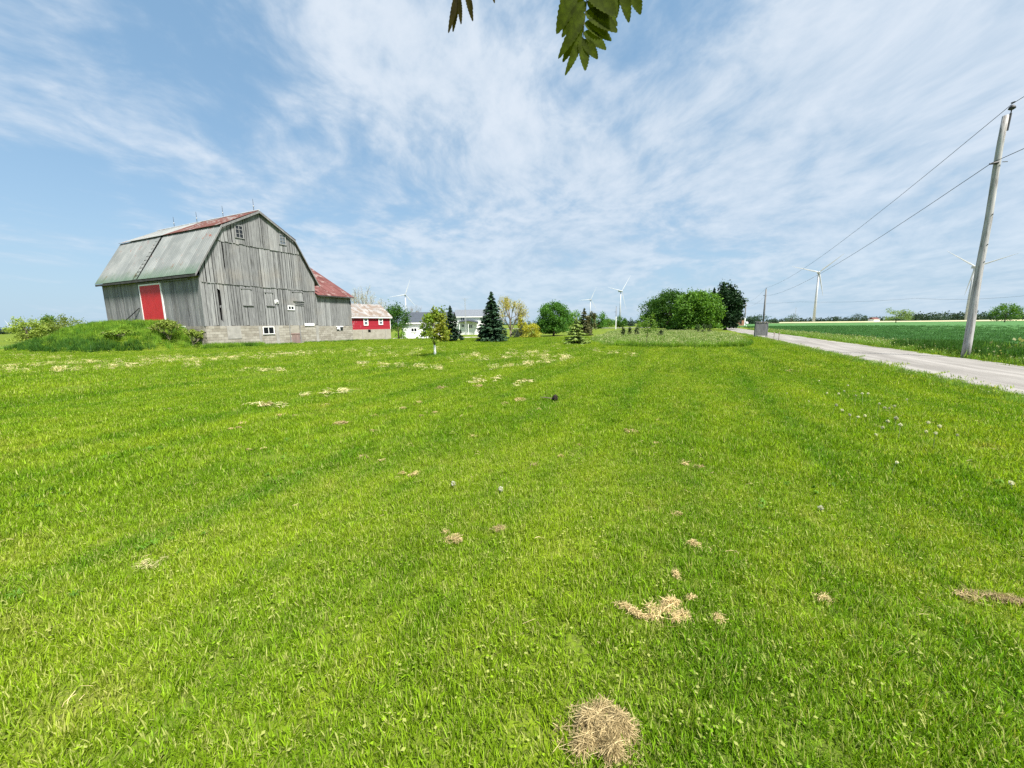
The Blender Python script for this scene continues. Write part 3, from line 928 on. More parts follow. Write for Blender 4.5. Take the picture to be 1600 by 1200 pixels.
    for i in range(4):
        (xa, za), (xb, zb) = prof[i], prof[i + 1]
        mb = MB()
        mb.hexa([(xa, -0.34, za - 0.14), (xb, -0.34, zb - 0.14), (xb, -0.28, zb - 0.14), (xa, -0.28, za - 0.14),
                 (xa, -0.34, za + 0.035), (xb, -0.34, zb + 0.035), (xb, -0.28, zb + 0.035), (xa, -0.28, za + 0.035)])
        mb.build('rake_trim', M['boards_dark'], root)
    mb = MB(); mb.box(-0.37, -0.32, -0.27, BL + 0.27, EZ - 0.2, EZ - 0.04); mb.build('eave_trim', M['trim_dark'], root)
    mb = MB(); mb.box(-0.32, 0.0, -0.1, BL, EZ - 0.16, EZ - 0.11); mb.build('shadow_soffit', M['trim_dark'], root)  # near-black colour puts the shadow under the eave into this strip
    mb = MB(); mb.tube([(BW / 2, -0.32, PZ + 0.03), (BW / 2, BL + 0.32, PZ + 0.03)], 0.07, 6); mb.build('ridge_cap', M['galv'], root)
    # corner boards
    for (x0, x1, y0, y1) in ((-0.06, 0.10, -0.065, -0.02), ):
        mb = MB(); mb.box(x0, x1, y0, y1, FZ, EZ - 0.1); mb.build('corner_board', M['boards'], root)
    # red door in the side wall
    d0, d1, z0, z1 = 5.22, 8.62, 2.0, 5.22
    mb = MB(); mb.box(-0.085, -0.045, d0 + 0.11, d1 - 0.11, z0, z1 - 0.12); door = mb.build('red_door', M['red'], root)
    for (a, b, c, d) in ((d0, d0 + 0.12, z0, z1), (d1 - 0.12, d1, z0, z1), (d0 + 0.12, d1 - 0.12, z1 - 0.12, z1)):
        mb = MB(); mb.box(-0.105, -0.04, a, b, c, d); mb.build('door_frame', M['white'], door)
    mb = MB(); mb.box(-0.16, -0.03, 1.2, 8.9, 5.26, 5.36); mb.build('door_rail', M['boards_dark'], root)
    mb = MB(); mb.tube([(-0.3, 11.4, 2.2), (-0.08, 9.0, 3.35)], 0.035, 6); mb.build('prop_pole', M['iron'], root)
    # windows on the gable
    def window(x0, x1, z0, z1, y, cols, rows, frame, pane, fw=0.07):
        mb = MB(); mb.box(x0 + 0.02, x1 - 0.02, y - 0.02, y - 0.005, z0 + 0.02, z1 - 0.02); w = mb.build('window', pane, root)
        mb = MB()
        for (a, b, c, d) in ((x0, x1, z1 - fw, z1), (x0 - 0.03, x1 + 0.03, z0 - 0.02, z0 + fw - 0.02), (x0, x0 + fw, z0 + fw - 0.02, z1 - fw), (x1 - fw, x1, z0 + fw - 0.02, z1 - fw)):
            mb.box(a, b, y - 0.06, y - 0.02, c, d)
        mb.build('frame', frame, w)
        mb = MB()
        for i in range(1, cols):
            q = x0 + (x1 - x0) * i / cols; mb.box(q - 0.022, q + 0.022, y - 0.045, y - 0.021, z0 + fw - 0.02, z1 - fw)
        for i in range(1, rows):
            q = z0 + (z1 - z0) * i / rows; mb.box(x0 + fw, x1 - fw, y - 0.047, y - 0.023, q - 0.02, q + 0.02)
        if cols * rows > 1: mb.build('glazing_bar', frame, w)
        return w
    window(2.86, 3.52, 8.72, 9.72, -0.13, 2, 3, M['boards'], M['pane'])
    window(6.55, 7.18, 8.85, 9.75, -0.13, 2, 3, M['boards'], M['pane_grey'])
    window(6.80, 7.45, 3.16, 3.54, -0.04, 2, 1, M['white'], M['pane'])
    window(4.28, 5.30, 1.02, 1.66, -0.06, 2, 1, M['white'], M['pane'], 0.06)
    # window in the side foundation
    mb = MB(); mb.box(-0.075, -0.06, 2.6, 3.65, 1.22, 1.72); w = mb.build('window', M['pane'], root)
    mb = MB()
    for (a, b, c, d) in ((2.55, 3.7, 1.70, 1.78), (2.55, 2.63, 1.2, 1.70), (3.1, 3.16, 1.2, 1.70)):
        mb.box(-0.11, -0.075, a, b, c, d)
    mb.build('frame', M['white'], w)
    # hatches with ledges
    def hatch(x0, x1, z0, z1, bold):
        mb = MB(); n_ = 3
        for i in range(n_):
            a = x0 + (x1 - x0) * i / n_; b = x0 + (x1 - x0) * (i + 1) / n_
            mb.box(a + 0.006, b - 0.006, -0.075, -0.045, z0, z1)
        h = mb.build('hatch', M['boards'], root)
        mb = MB(); mb.box(x0 - 0.1, x1 + 0.1, -0.10, -0.045, z1 + 0.005, z1 + 0.08)
        mb.build('ledge', M['boards_dark'], h)
        mb = MB(); mb.box(x0 - 0.06, x1 + 0.14, -0.11, -0.045, z0 - 0.08, z0 - 0.005); mb.build('ledge', M['boards_dark'], h)
    hatch(2.96, 3.62, 3.45, 4.72, True)
    hatch(4.92, 5.46, 3.50, 4.55, False)
    hatch(7.48, 8.40, 4.02, 4.78, False)
    for zz in (3.60, 3.76, 3.92):
        mb = MB(); mb.box(7.6, 8.5, -0.085, -0.045, zz, zz + 0.06); mb.build('batten', M['boards_dark'], root)
    # lamp on a conduit
    mb = MB(); mb.box(5.62, 5.95, -0.09, -0.045, 3.68, 3.99); p = mb.build('meter_box', M['white'], root)
    mb = MB(); mb.tube([(5.79, -0.17, 3.74), (5.79, -0.10, 3.86)], [0.07, 0.035], 8); mb.build('lamp', M['iron'], p)
    mb = MB(); mb.tube([(5.79, -0.075, 3.68), (5.79, -0.075, 1.8)], 0.02, 6); mb.build('conduit', M['galv'], root)
    # old plank door at the foundation
    dw = MB(); dw.box(6.8, 7.84, 0.06, 0.1, 0, FZ); dw.build('door_opening', M['void'], root)
    red_old = bpy.data.materials.get('faded_red_boards') or mat_boards('faded_red_boards', 0.85, (1.0, 0.72, 0.68))
    red_top = bpy.data.materials.get('red_brown_boards') or mat_boards('red_brown_boards', 0.55, (1.0, 0.42, 0.36))
    mb = MB(); mb.box(6.86, 7.78, -0.045, -0.02, 0.02, 0.03); dd = mb.build('plank_door', red_old, root)
    for i in range(5):
        a = 6.86 + 0.184 * i
        mb = MB(); mb.box(a + 0.008, a + 0.176, -0.05 + random.uniform(-0.01, 0.01), -0.02, 0.035 + random.uniform(0, 0.08), 1.02); mb.build('plank', red_old, dd)
        mb = MB(); mb.box(a + 0.008, a + 0.176, -0.02, 0.02, 1.04, 1.70); mb.build('plank', red_top, dd)
    mb = MB(); mb.box(6.82, 7.82, -0.075, -0.05, 0.92, 1.02); mb.build('ledge', red_old, dd)
    mb = MB(); mb.box(6.76, 6.84, -0.09, -0.02, 0, FZ); mb.build('door_jamb', M['boards'], root); mb = MB(); mb.box(7.80, 7.88, -0.09, -0.02, 0, FZ); mb.build('door_jamb', M['boards'], root)
    mb = MB(); mb.box(8.36, 9.40, -0.11, -0.045, 1.70, 1.93); mb.build('pale_board', M['white'], root)
    # lightning rods on the ridge
    for yq in (0.35, 4.6, 8.6, 12.4):
        mb = MB(); mb.tube([(BW / 2, yq, PZ + 0.08), (BW / 2, yq, PZ + 1.0)], [0.022, 0.012], 5); rd = mb.build('lightning_rod', M['iron'], root)
        mb = MB(); mb.tube([(BW / 2, yq, PZ + 0.36), (BW / 2, yq, PZ + 0.42), (BW / 2, yq, PZ + 0.48)], [0.02, 0.055, 0.02], 6); mb.build('glass_ball', M['galv'], rd)
    return root
barn = build_barn()

def build_wing():
    root = empty('barn_wing', (BC[0], BC[1], 0), PI / 2 - BAZ, 'grey board wing with a rusty red roof at the rear of the big barn', 'barn wing')
    X0, X1, EZ, PZ, FZ, D = BW + 0.03, 14.2, 4.72, 8.2, 1.66, 12.0
    mb = MB(); x = X0
    while x < X1 - 0.02:
        w = min(random.uniform(0.18, 0.3), X1 - x); g = random.choice([0.004, 0.01, 0.02])
        yy = random.uniform(-0.012, 0.008)
        mb.box(x + g / 2, x + w - g / 2, yy - 0.03, yy, FZ + random.uniform(-0.04, 0.04), EZ - 0.02); x += w
    tag(mb.build('wall_boards', M['boards'], root), kind='stuff')
    mb = MB(); y = 0.0
    while y < D:
        w = min(0.25, D - y); zt = EZ + (PZ - EZ) * min(y, D - y) / (D / 2)
        mb.box(X1 - 0.03, X1, y + 0.005, y + w - 0.005, FZ, zt - 0.1); y += w
    tag(mb.build('end_boards', M['boards'], root), kind='stuff')
    mb = MB(); mb.box(X0, X1 - 0.05, 0.06, 0.12, 0, EZ - 0.1); mb.build('dark_gap_backing', M['void'], root)  # dark sheet added behind the wing boards for the shade inside
    mb = MB(); ch = FZ / 8
    for k in range(-1, 8):
        x = X0 - (0.2 if k % 2 else 0)
        while x < X1:
            a, b = max(x, X0), min(x + 0.4, X1)
            if b - a > 0.05: mb.box(a + 0.008, b - 0.008, -0.05 + random.uniform(-.006, .006), 0.02, k * ch + 0.006, (k + 1) * ch - 0.006)
            x += 0.4
    tag(mb.build('foundation_blocks', M['block'], root), kind='stuff')
    mb = MB(); mb.box(X0, X1, -0.03, 0.05, -0.2, FZ); mb.box(X1 - 0.05, X1 + 0.0, 0.05, D, -0.2, FZ); mb.build('foundation_mortar', M['block'], root)
    n = 5; w = (X1 + 0.25 - X0) / n
    for side in (0, 1):
        for k in range(n):
            a = X0 + k * w
            mb = MB()
            ye, yp = (-0.35, D / 2) if side == 0 else (D + 0.35, D / 2)
            ze = EZ - 0.05
            mb.hexa([(a, ye, ze), (a + w - 0.01, ye, ze), (a + w - 0.01, yp, PZ), (a, yp, PZ), (a, ye, ze + 0.04), (a + w - 0.01, ye, ze + 0.04), (a + w - 0.01, yp, PZ + 0.04), (a, yp, PZ + 0.04)])
            mb.hexa([(a, ye, ze + 0.04), (a + 0.05, ye, ze + 0.04), (a + 0.05, yp, PZ + 0.04), (a, yp, PZ + 0.04), (a + 0.02, ye, ze + 0.075), (a + 0.03, ye, ze + 0.075), (a + 0.03, yp, PZ + 0.075), (a + 0.02, yp, PZ + 0.075)])
            mb.build('roof_sheet', M['roof_wing'], root, (0, 0, random.uniform(0, 0.012)))
    mb = MB(); mb.box(X0, X1 + 0.24, -0.37, -0.32, EZ - 0.16, EZ - 0.055); mb.build('eave_trim', M['trim_dark'], root)
    mb = MB(); mb.box(12.05, 12.85, -0.075, -0.06, 1.18, 1.55); w_ = mb.build('window', M['pane'], root)
    mb = MB(); mb.box(12.0, 12.9, -0.11, -0.06, 1.55, 1.63); mb.box(12.4, 12.46, -0.1, -0.075, 1.18, 1.55); mb.box(12.1, 12.4, -0.095, -0.076, 1.32, 1.5); mb.build('frame', M['white'], w_)
    mb = MB(); mb.box(14.02, 14.18, -0.07, -0.045, 3.95, 4.25); mb.build('wall_vent', M['void'], root)
    mb = MB(); mb.tube([(12.5, D / 2, PZ + 0.02), (12.5, D / 2, PZ + 0.9)], 0.015, 5); mb.build('lightning_rod', M['iron'], root)
    return root
build_wing()

def build_shed():
    p = at(546, 531, 46.0); p[2] = 0
    az = 0.66
    root = empty('red_shed', p, PI / 2 - az, 'small red shed with white framed windows and a pale metal roof', 'shed')
    L, D, FZ, EZ, PZ = 5.75, 4.6, 1.2, 2.78, 4.35
    mb = MB()
    for k in range(9):
        z0 = FZ + (EZ - FZ) * k / 9; z1 = FZ + (EZ - FZ) * (k + 1) / 9
        mb.hexa([(-0.02, -0.05, z0), (L, -0.05, z0), (L, 0.02, z0), (-0.02, 0.02, z0), (-0.02, -0.032, z1), (L, -0.032, z1), (L, 0.02, z1), (-0.02, 0.02, z1)])
    m, t = newmat('peeling_red_siding')
    n = noise(t, opos(t), 3.5, 6, 0.7)
    gx = nd(t, 'ShaderNodeSeparateXYZ', {0: opos(t)}, out=0)
    pe = ma(t, 'ADD', n, ma(t, 'MULTIPLY', gx, -0.06))
    c = mix(t, smooth(t, pe, 0.50, 0.58), (0.27, 0.011, 0.024), (0.27, 0.14, 0.15))
    finish(t, principled(t, c, 0.7, 0.3))
    tag(mb.build('siding', m, root), kind='stuff')
    mb = MB(); mb.box(-0.03, L + 0.01, -0.06, 0.2, -0.6, FZ); mb.build('foundation', M['block'], root)
    for x in (1.72, 4.95):
        mb = MB(); mb.box(x, x + 0.07, -0.085, -0.06, -0.6, FZ); mb.build('foundation_post', M['concrete_pale'], root)
    mb = MB()
    mb.add([(L - 0.02, 0.02, -0.6), (L - 0.02, D, -0.6), (L - 0.02, D, EZ), (L - 0.02, D / 2, PZ - 0.05), (L - 0.02, 0.02, EZ)], [(0, 1, 2, 3, 4)])
    mb.add([(0, 0.02, -0.6), (0, D, -0.6), (0, D, EZ), (0, D / 2, PZ - 0.05), (0, 0.02, EZ)], [(4, 3, 2, 1, 0)])
    mb.box(0.01, L - 0.03, D - 0.05, D, -0.6, EZ)
    mb.build('end_walls', M['red'], root)
    n = 7; w = (L + 0.5) / n
    for side in (0, 1):
        for k in range(n):
            a = -0.25 + k * w; mb = MB()
            ye = -0.28 if side == 0 else D + 0.28
            ze = EZ - 0.06; yp = D / 2
            mb.hexa([(a, ye, ze), (a + w - 0.02, ye, ze), (a + w - 0.02, yp, PZ), (a, yp, PZ), (a, ye, ze + 0.05), (a + w - 0.02, ye, ze + 0.05), (a + w - 0.02, yp, PZ + 0.05), (a, yp, PZ + 0.05)])
            mb.build('roof_sheet', M['roof_shed'], root, (0, 0, random.uniform(0, 0.02)))
    mb = MB(); mb.box(-0.2, L + 0.2, -0.27, -0.235, EZ - 0.2, EZ - 0.06); mb.build('eave_trim', M['white'], root)
    mb = MB(); mb.box(L - 0.04, L + 0.02, -0.075, 0.0, FZ, EZ - 0.1); mb.build('corner_board', M['white'], root)
    for (x, z0, z1, ww) in ((1.95, 1.68, 2.62, 0.62), (4.02, 1.75, 2.62, 0.62)):
        mb = MB(); mb.box(x + 0.05, x + ww - 0.05, -0.075, -0.055, z0 + 0.05, z1 - 0.05); wv = mb.build('window', M['pane_grey'], root)
        mb = MB()
        for (a, b, c, d) in ((x, x + ww, z1 - 0.1, z1), (x, x + ww, z0, z0 + 0.1), (x, x + 0.1, z0 + 0.1, z1 - 0.1), (x + ww - 0.1, x + ww, z0 + 0.1, z1 - 0.1), (x + 0.1, x + ww - 0.1, (z0 + z1) / 2 - 0.03, (z0 + z1) / 2 + 0.03)):
            mb.box(a, b, -0.11, -0.075, c, d)
        mb.build('frame', M['white'], wv)
    mb = MB(); mb.box(2.5, 2.85, -0.075, -0.06, 0.85, 1.18); mb.build('cellar_opening', M['void'], root)
build_shed()

# ------------------------------------------------------------------ white houses
def house(name, label, x0, x1, Y, D, base, EZ, PZ, roofm, wins, overhang=0.35):
    a = at(x0, 507, Y); b = at(x1, 507, Y)
    root = empty(name, ((a[0] + b[0]) / 2, Y, base), 0, label, 'house')
    hw = (b[0] - a[0]) / 2
    e, p = EZ - base, PZ - base
    mb = MB(); k = 14
    for i in range(k):
        z0 = e * i / k; z1 = e * (i + 1) / k
        mb.hexa([(-hw, -0.03, z0), (hw, -0.03, z0), (hw, 0.05, z0), (-hw, 0.05, z0), (-hw, 0.0, z1), (hw, 0.0, z1), (hw, 0.05, z1), (-hw, 0.05, z1)])
    tag(mb.build('siding', M['white'], root), kind='stuff')
    mb = MB()
    for x in (-hw, hw):
        mb.add([(x, 0.05, 0), (x, D, 0), (x, D, e), (x, D / 2, p - 0.05), (x, 0.05, e)], [(0, 1, 2, 3, 4)])
    mb.box(-hw + 0.02, hw - 0.02, D - 0.05, D, 0, e)
    mb.build('end_walls', M['white'], root)
    mb = MB()
    for ye in (-overhang, D + overhang):
        ze = e - 0.08
        mb.hexa([(-hw - 0.3, ye, ze), (hw + 0.3, ye, ze), (hw + 0.3, D / 2, p), (-hw - 0.3, D / 2, p), (-hw - 0.3, ye, ze + 0.1), (hw + 0.3, ye, ze + 0.1), (hw + 0.3, D / 2, p + 0.1), (-hw - 0.3, D / 2, p + 0.1)])
    mb.build('roof', roofm, root)
    mb = MB(); mb.box(-hw - 0.3, hw + 0.3, -overhang - 0.03, -overhang, e - 0.25, e - 0.05); mb.build('fascia', M['white'], root)
    for (wx0, wx1, wy0, wy1, pane) in wins:
        q0 = at(wx0, wy1, Y); q1 = at(wx1, wy0, Y)
        X0, X1 = q0[0] - root.location.x, q1[0] - root.location.x
        Z0, Z1 = q0[2] - base, q1[2] - base
        mb = MB(); mb.box(X0, X1, -0.07, -0.035, Z0, Z1); wv = mb.build('window', pane, root)
        mb = MB(); f = 0.09
        for (a_, b_, c_, d_) in ((X0 - f, X1 + f, Z1, Z1 + f), (X0 - f, X1 + f, Z0 - f, Z0), (X0 - f, X0, Z0, Z1), (X1, X1 + f, Z0, Z1), ((X0 + X1) / 2 - 0.04, (X0 + X1) / 2 + 0.04, Z0, Z1)):
            mb.box(a_, b_, -0.10, -0.036, c_, d_)
        mb.build('frame', M['white'], wv)
    return root, hw
house('garage_house', 'low white house with a dark roof right of the red shed', 628, 704, 72, 7, -0.72, 2.18, 4.05, M['shingle'], [(643, 651, 513, 517.8, M['pane'])])
hs, hw = house('farmhouse', 'two storey white farmhouse with a grey roof between the spruces', 711, 766, 92, 7, -0.78, 3.62, 5.2, M['shingle2'],
      [(720.3, 725.5, 496, 501, M['pane_grey']), (721.5, 725, 507, 511, M['pane']), (732, 738, 507.5, 512.5, M['pane_grey'])])
mb = MB()                                    # bowed porch roof of the farmhouse
c0 = at(716, 505.5, 90.5)[0] - hs.location.x; c1 = at(747, 505.5, 90.5)[0] - hs.location.x
n = 10
for i in range(n):
    qa, qb = i / n, (i + 1) / n
    za = 2.15 + 0.50 * math.sin(PI * (0.12 + 0.85 * qa)) + 0.78; zb = 2.15 + 0.50 * math.sin(PI * (0.12 + 0.85 * qb)) + 0.78
    xa, xb = c0 + (c1 - c0) * qa, c0 + (c1 - c0) * qb
    mb.hexa([(xa, -1.3, za - 0.2), (xb, -1.3, zb - 0.2), (xb, -0.05, zb), (xa, -0.05, za), (xa, -1.3, za - 0.02), (xb, -1.3, zb - 0.02), (xb, -0.05, zb + 0.2), (xa, -0.05, za + 0.2)])
mb.build('porch_roof', M['shingle'], hs)
for q in (0.05, 0.5, 0.95):
    mb = MB(); xx = c0 + (c1 - c0) * q; mb.box(xx - 0.06, xx + 0.06, -1.2, -1.08, 0, 2.6); mb.build('porch_post', M['white'], hs)
p = at(727, 523, 88); p[2] = -0.7
mast = empty('antenna_mast', p, 0, 'thin antenna mast in front of the white farmhouse', 'mast')
top = at(727, 466, 88)[2] + 0.7
for (dx, dy) in ((0, 0), (0.3, 0), (0.15, 0.26)):
    mb = MB(); mb.tube([(dx, dy, 0), (0.15 + (dx - 0.15) * 0.4, dy * 0.5, top)], [0.035, 0.02], 5); mb.build('leg', M['galv'], mast)
mb = MB()
for k in range(14):
    z = 0.4 + k * (top - 0.6) / 14
    mb.tube([(0, 0, z), (0.3, 0, z + 0.25)], 0.012, 4)
mb.build('bracing', M['galv'], mast)
mb = MB(); mb.tube([(-0.6, 0.1, top - 0.1), (0.9, 0.1, top - 0.1)], 0.02, 4); mb.tube([(-0.3, 0.1, top - 0.4), (0.6, 0.1, top - 0.4)], 0.02, 4); mb.build('aerial', M['galv'], mast)

# brick house behind the dark pine
p = at(1158, 510, 135); p[2] = 0
bh = empty('brick_house', p, 0.3, 'brown brick house half hidden behind the dark pine', 'house')
M['brick'] = simple('brown_brick', (0.24, 0.13, 0.085), 0.9, 0.1, 0.2, 5)
mb = MB(); mb.box(-4.5, 1.2, 0, 6, 0, 2.9); mb.build('wall', M['brick'], bh)
mb = MB(); mb.add([(-4.9, -.4, 2.85), (1.6, -.4, 2.85), (1.6, 6.4, 2.85), (-4.9, 6.4, 2.85), (-4.9, 3, 4.3), (1.6, 3, 4.3)], [(0, 1, 5, 4), (2, 3, 4, 5), (0, 4, 3), (1, 2, 5), (0, 3, 2, 1)]); mb.build('roof', M['shingle2'], bh)
mb = MB(); mb.box(-0.9, 0.1, -0.05, -0.01, 1.0, 2.1); mb.build('window', M['pane'], bh)

# ------------------------------------------------------------------ vegetation
def leaf_cloud(P, size, up=0.25, elong=1.7, outward=None):
    n = len(P)
    d = rng.normal(0, 1, (n, 3))
    if outward is not None: d += outward * 0.9
    d[:, 2] -= 0.25
    d /= np.linalg.norm(d, axis=1, keepdims=True)
    q = rng.normal(0, 1, (n, 3)); q[:, 2] += up
    s = np.cross(d, q); s /= np.linalg.norm(s, axis=1, keepdims=True) + 1e-9
    L = size * rng.uniform(0.6, 1.3, (n, 1)); Wd = L / elong
    nn = np.cross(d, s)
    V = np.stack([P - d * L / 2, P - s * Wd / 2 + nn * L * 0.06, P + d * L / 2, P + s * Wd / 2 + nn * L * 0.06], 1).reshape(-1, 3)
    F = np.arange(4 * n).reshape(n, 4)
    return V, F

def crown_points(n, rx, rz, zc, clumps, spread, lump=0.18, flat_bottom=0.25, ry=None):
    ry = ry or rx
    C_ = rng.normal(0, 1, (clumps, 3)); C_ /= np.linalg.norm(C_, axis=1, keepdims=True)
    C_[:, 2] = np.where(C_[:, 2] < -flat_bottom * 2.4, -C_[:, 2], C_[:, 2])
    r = (0.62 + 0.38 * rng.random((clumps, 1)) ** 0.6) * (1 + rng.normal(0, lump * 0.4, (clumps, 1)))
    C_ = C_ * r
    k = rng.integers(0, clumps, n)
    q = rng.normal(0, spread, (n, 3))
    P = C_[k] + q
    inner = rng.random(n) < 0.15
    P[inner] *= 0.75
    out = P / (np.linalg.norm(P, axis=1, keepdims=True) + 1e-9)
    zz = np.clip(P[:, 2:3], -0.98, 0)
    fat = np.where(zz < 0, (1 - np.abs(zz) ** 3) ** (1 / 3) / np.sqrt(1 - zz ** 2), 1.0)
    P[:, :2] *= fat
    P = P * 1.06 * np.array([rx, ry, rz]) + np.array([0, 0, zc])
    zmin = zc - rz * (0.78 + 0.2 * rng.random(n))
    P[:, 2] = np.maximum(P[:, 2], zmin)
    return P, out, C_ * np.array([rx, ry, rz]) + np.array([0, 0, zc])

def trunk_mesh(root, h0, h1, r0, r1, tips, mat, name='trunk', bend=0.15):
    mb = MB()
    n = 5
    pts = [np.array([bend * r0 * 3 * math.sin(i * 1.1), bend * r0 * 3 * math.cos(i * 0.9 + 1), h0 + (h1 - h0) * i / n]) for i in range(n + 1)]
    pts[0][:2] = 0
    mb.tube(pts, list(np.linspace(r0, r1, n + 1)), 8)
    for tp in tips:
        i = random.randint(2, n - 1)
        a = pts[i]; tp = np.asarray(tp); m_ = (a + tp) / 2 + np.array([0, 0, -0.06 * np.linalg.norm(tp - a)])
        mb.tube([a, m_, tp], [r1 * 0.9, r1 * 0.55, r1 * 0.2], 5)
    return mb.build(name, mat, root, sm=True)

def round_tree(name, label, base, H, rx, rz, zc, n, leaf, mat, trunk=0.2, clumps=70, spread=0.13, group=None, cat='tree', bark=None, flat=0.25, trunk_top=None, limbs=9, lump=0.18):
    root = empty(name, base, random.uniform(0, 6), label, cat, group)
    P, out, cc = crown_points(n, rx, rz, zc, clumps, spread, lump, flat)
    V, F = leaf_cloud(P, leaf, outward=out)
    mobj('crown', np_mesh('crown', V, F, mat), root)
    idx = rng.choice(len(cc), min(limbs, len(cc)), replace=False)
    trunk_mesh(root, -0.1, trunk_top or zc + 0.2 * rz, trunk, trunk * 0.4, cc[idx] * np.array([0.9, 0.9, 1]), bark or M['bark'])
    return root

def spruce(name, label, base, H, R, mat, tiers=16, n_br=13, group=None, droop=0.35, dens=1.0, trunk=0.12, leaf=0.2, gap=0.0, cat='tree', wobble=0.12, power=0.85, z0=0.03):
    root = empty(name, base, random.uniform(0, 6), label, cat, group)
    Pl = []; Dl = []
    mb = MB(); mb.tube([(0, 0, -0.1), (0.02, 0, H * 0.5), (0, 0, H * 0.97)], [trunk, trunk * 0.55, 0.015], 7)
    for i in range(tiers):
        q = i / (tiers - 1)
        z = H * (z0 + (0.955 - z0) * q)
        r = R * (1 - q) ** power * random.uniform(1 - wobble, 1 + wobble) + 0.06 * R
        nb = max(5, int(n_br * (1 - 0.5 * q)))
        a0 = random.uniform(0, 6)
        for k in range(nb):
            an = a0 + 2 * PI * k / nb + random.uniform(-.2, .2); rr = r * random.uniform(0.78, 1.14)
            d = np.array([math.cos(an), math.sin(an), 0])
            zb = z + random.uniform(-0.5, 0.5) * H / tiers
            m_ = max(4, int(rr * 16 * dens / (leaf / 0.2)))
            s = np.linspace(0.12, 1, m_)
            cz = zb + rr * (-droop * s + 0.32 * droop * s * s * 1.6)
            ctr = d[None] * (s * rr)[:, None]; ctr[:, 2] = cz
            side = np.array([-d[1], d[0], 0])
            if i % 2 == 0 and q < 0.8: mb.tube([(0, 0, zb), tuple(ctr[-1] * np.array([.7, .7, 1]))], [0.02, 0.008], 4, cap=False)
            for sgn in (-1, 0, 1):
                wdt = 0.16 * rr * (1 - 0.7 * s) * sgn
                pp = ctr + side[None] * wdt[:, None] + rng.normal(0, 0.03 * R, ctr.shape)
                pp[:, 2] -= abs(sgn) * 0.03 * rr
                Pl.append(pp)
                dd = d[None] * 0.9 + side[None] * sgn * 0.7 + rng.normal(0, 0.25, pp.shape); dd[:, 2] -= 0.25
                Dl.append(dd)
    P = np.concatenate(Pl); D_ = np.concatenate(Dl); D_ /= np.linalg.norm(D_, axis=1, keepdims=True)
    tip = rng.normal(0, 0.03 * R, (30, 3)); tip[:, 2] = H * rng.uniform(0.9, 1.02, 30)
    P = np.concatenate([P, tip]); td = np.tile([0, 0, 1.0], (30, 1)) + rng.normal(0, .3, (30, 3)); D_ = np.concatenate([D_, td])
    n = len(P)
    q = rng.normal(0, 0.5, (n, 3)); q[:, 2] += 1
    S = np.cross(D_, q); S /= np.linalg.norm(S, axis=1, keepdims=True) + 1e-9
    L = leaf * rng.uniform(0.7, 1.4, (n, 1)); Wd = L * 0.36
    V = np.stack([P - D_ * L * .4, P - S * Wd, P + D_ * L * .7, P + S * Wd], 1).reshape(-1, 3)
    mobj('crown', np_mesh('crown', V, np.arange(4 * n).reshape(n, 4), mat), root)
    mb.build('trunk', M['bark'], root, sm=True)
    return root

def bare_tree(name, label, base, H, R, depth, mat, leafm, n_leaf, leaf, group=None, spread=0.42, trunk=0.16, cat='tree', stem=0.2):
    root = empty(name, base, random.uniform(0, 6), label, cat, group)
    segs = []; tips = []
    def grow(p, d, L, r, k):
        e = p + d * L
        m_ = (p + e) / 2 + rng.normal(0, 0.05 * L, 3)
        segs.append(([p, m_, e], [r, r * 0.82, r * 0.62], k))
        if k <= 1:
            for s_ in (0.3, 0.6, 0.85, 1.0): tips.append(p + (e - p) * s_)
        if k == 0: return
        for _ in range(3 if k > 1 else 3):
            q = d + rng.normal(0, spread, 3) + np.array([0, 0, 0.05]); q /= np.linalg.norm(q)
            grow(e, q, L * random.uniform(0.66, 0.9), r * 0.6, k - 1)
    t0 = np.array([0, 0, stem])
    nb = 6
    for k in range(nb):
        an = 2 * PI * k / nb + random.uniform(-.3, .3); tl = random.uniform(0.25, 0.95) if k else 0.05
        grow(t0, np.array([math.cos(an) * math.sin(tl), math.sin(an) * math.sin(tl), math.cos(tl)]), 0.3, 0.7, depth - 2)
    T = np.array(tips)
    zm = np.percentile(T[:, 2], 98); rm = np.percentile(np.hypot(T[:, 0], T[:, 1]), 93)
    sc = np.array([R / rm, R / rm, H / zm])
    mb = MB(); mb.tube([(0, 0, -0.1), t0 * sc], [trunk, trunk * 0.8], 7)
    for (P3, rr, k) in segs:
        mb.tube([p * sc for p in P3], [max(0.008, q * trunk * 0.75) for q in rr], 5 if k > 1 else 4, cap=False)
    mb.build('trunk', mat, root, sm=True)
    T = T * sc
    P = T[rng.integers(0, len(T), n_leaf)] + rng.normal(0, 0.022 * H, (n_leaf, 3))
    V, F = leaf_cloud(P, leaf, elong=2.0)
    mobj('crown', np_mesh('crown', V, F, leafm), root)
    return root

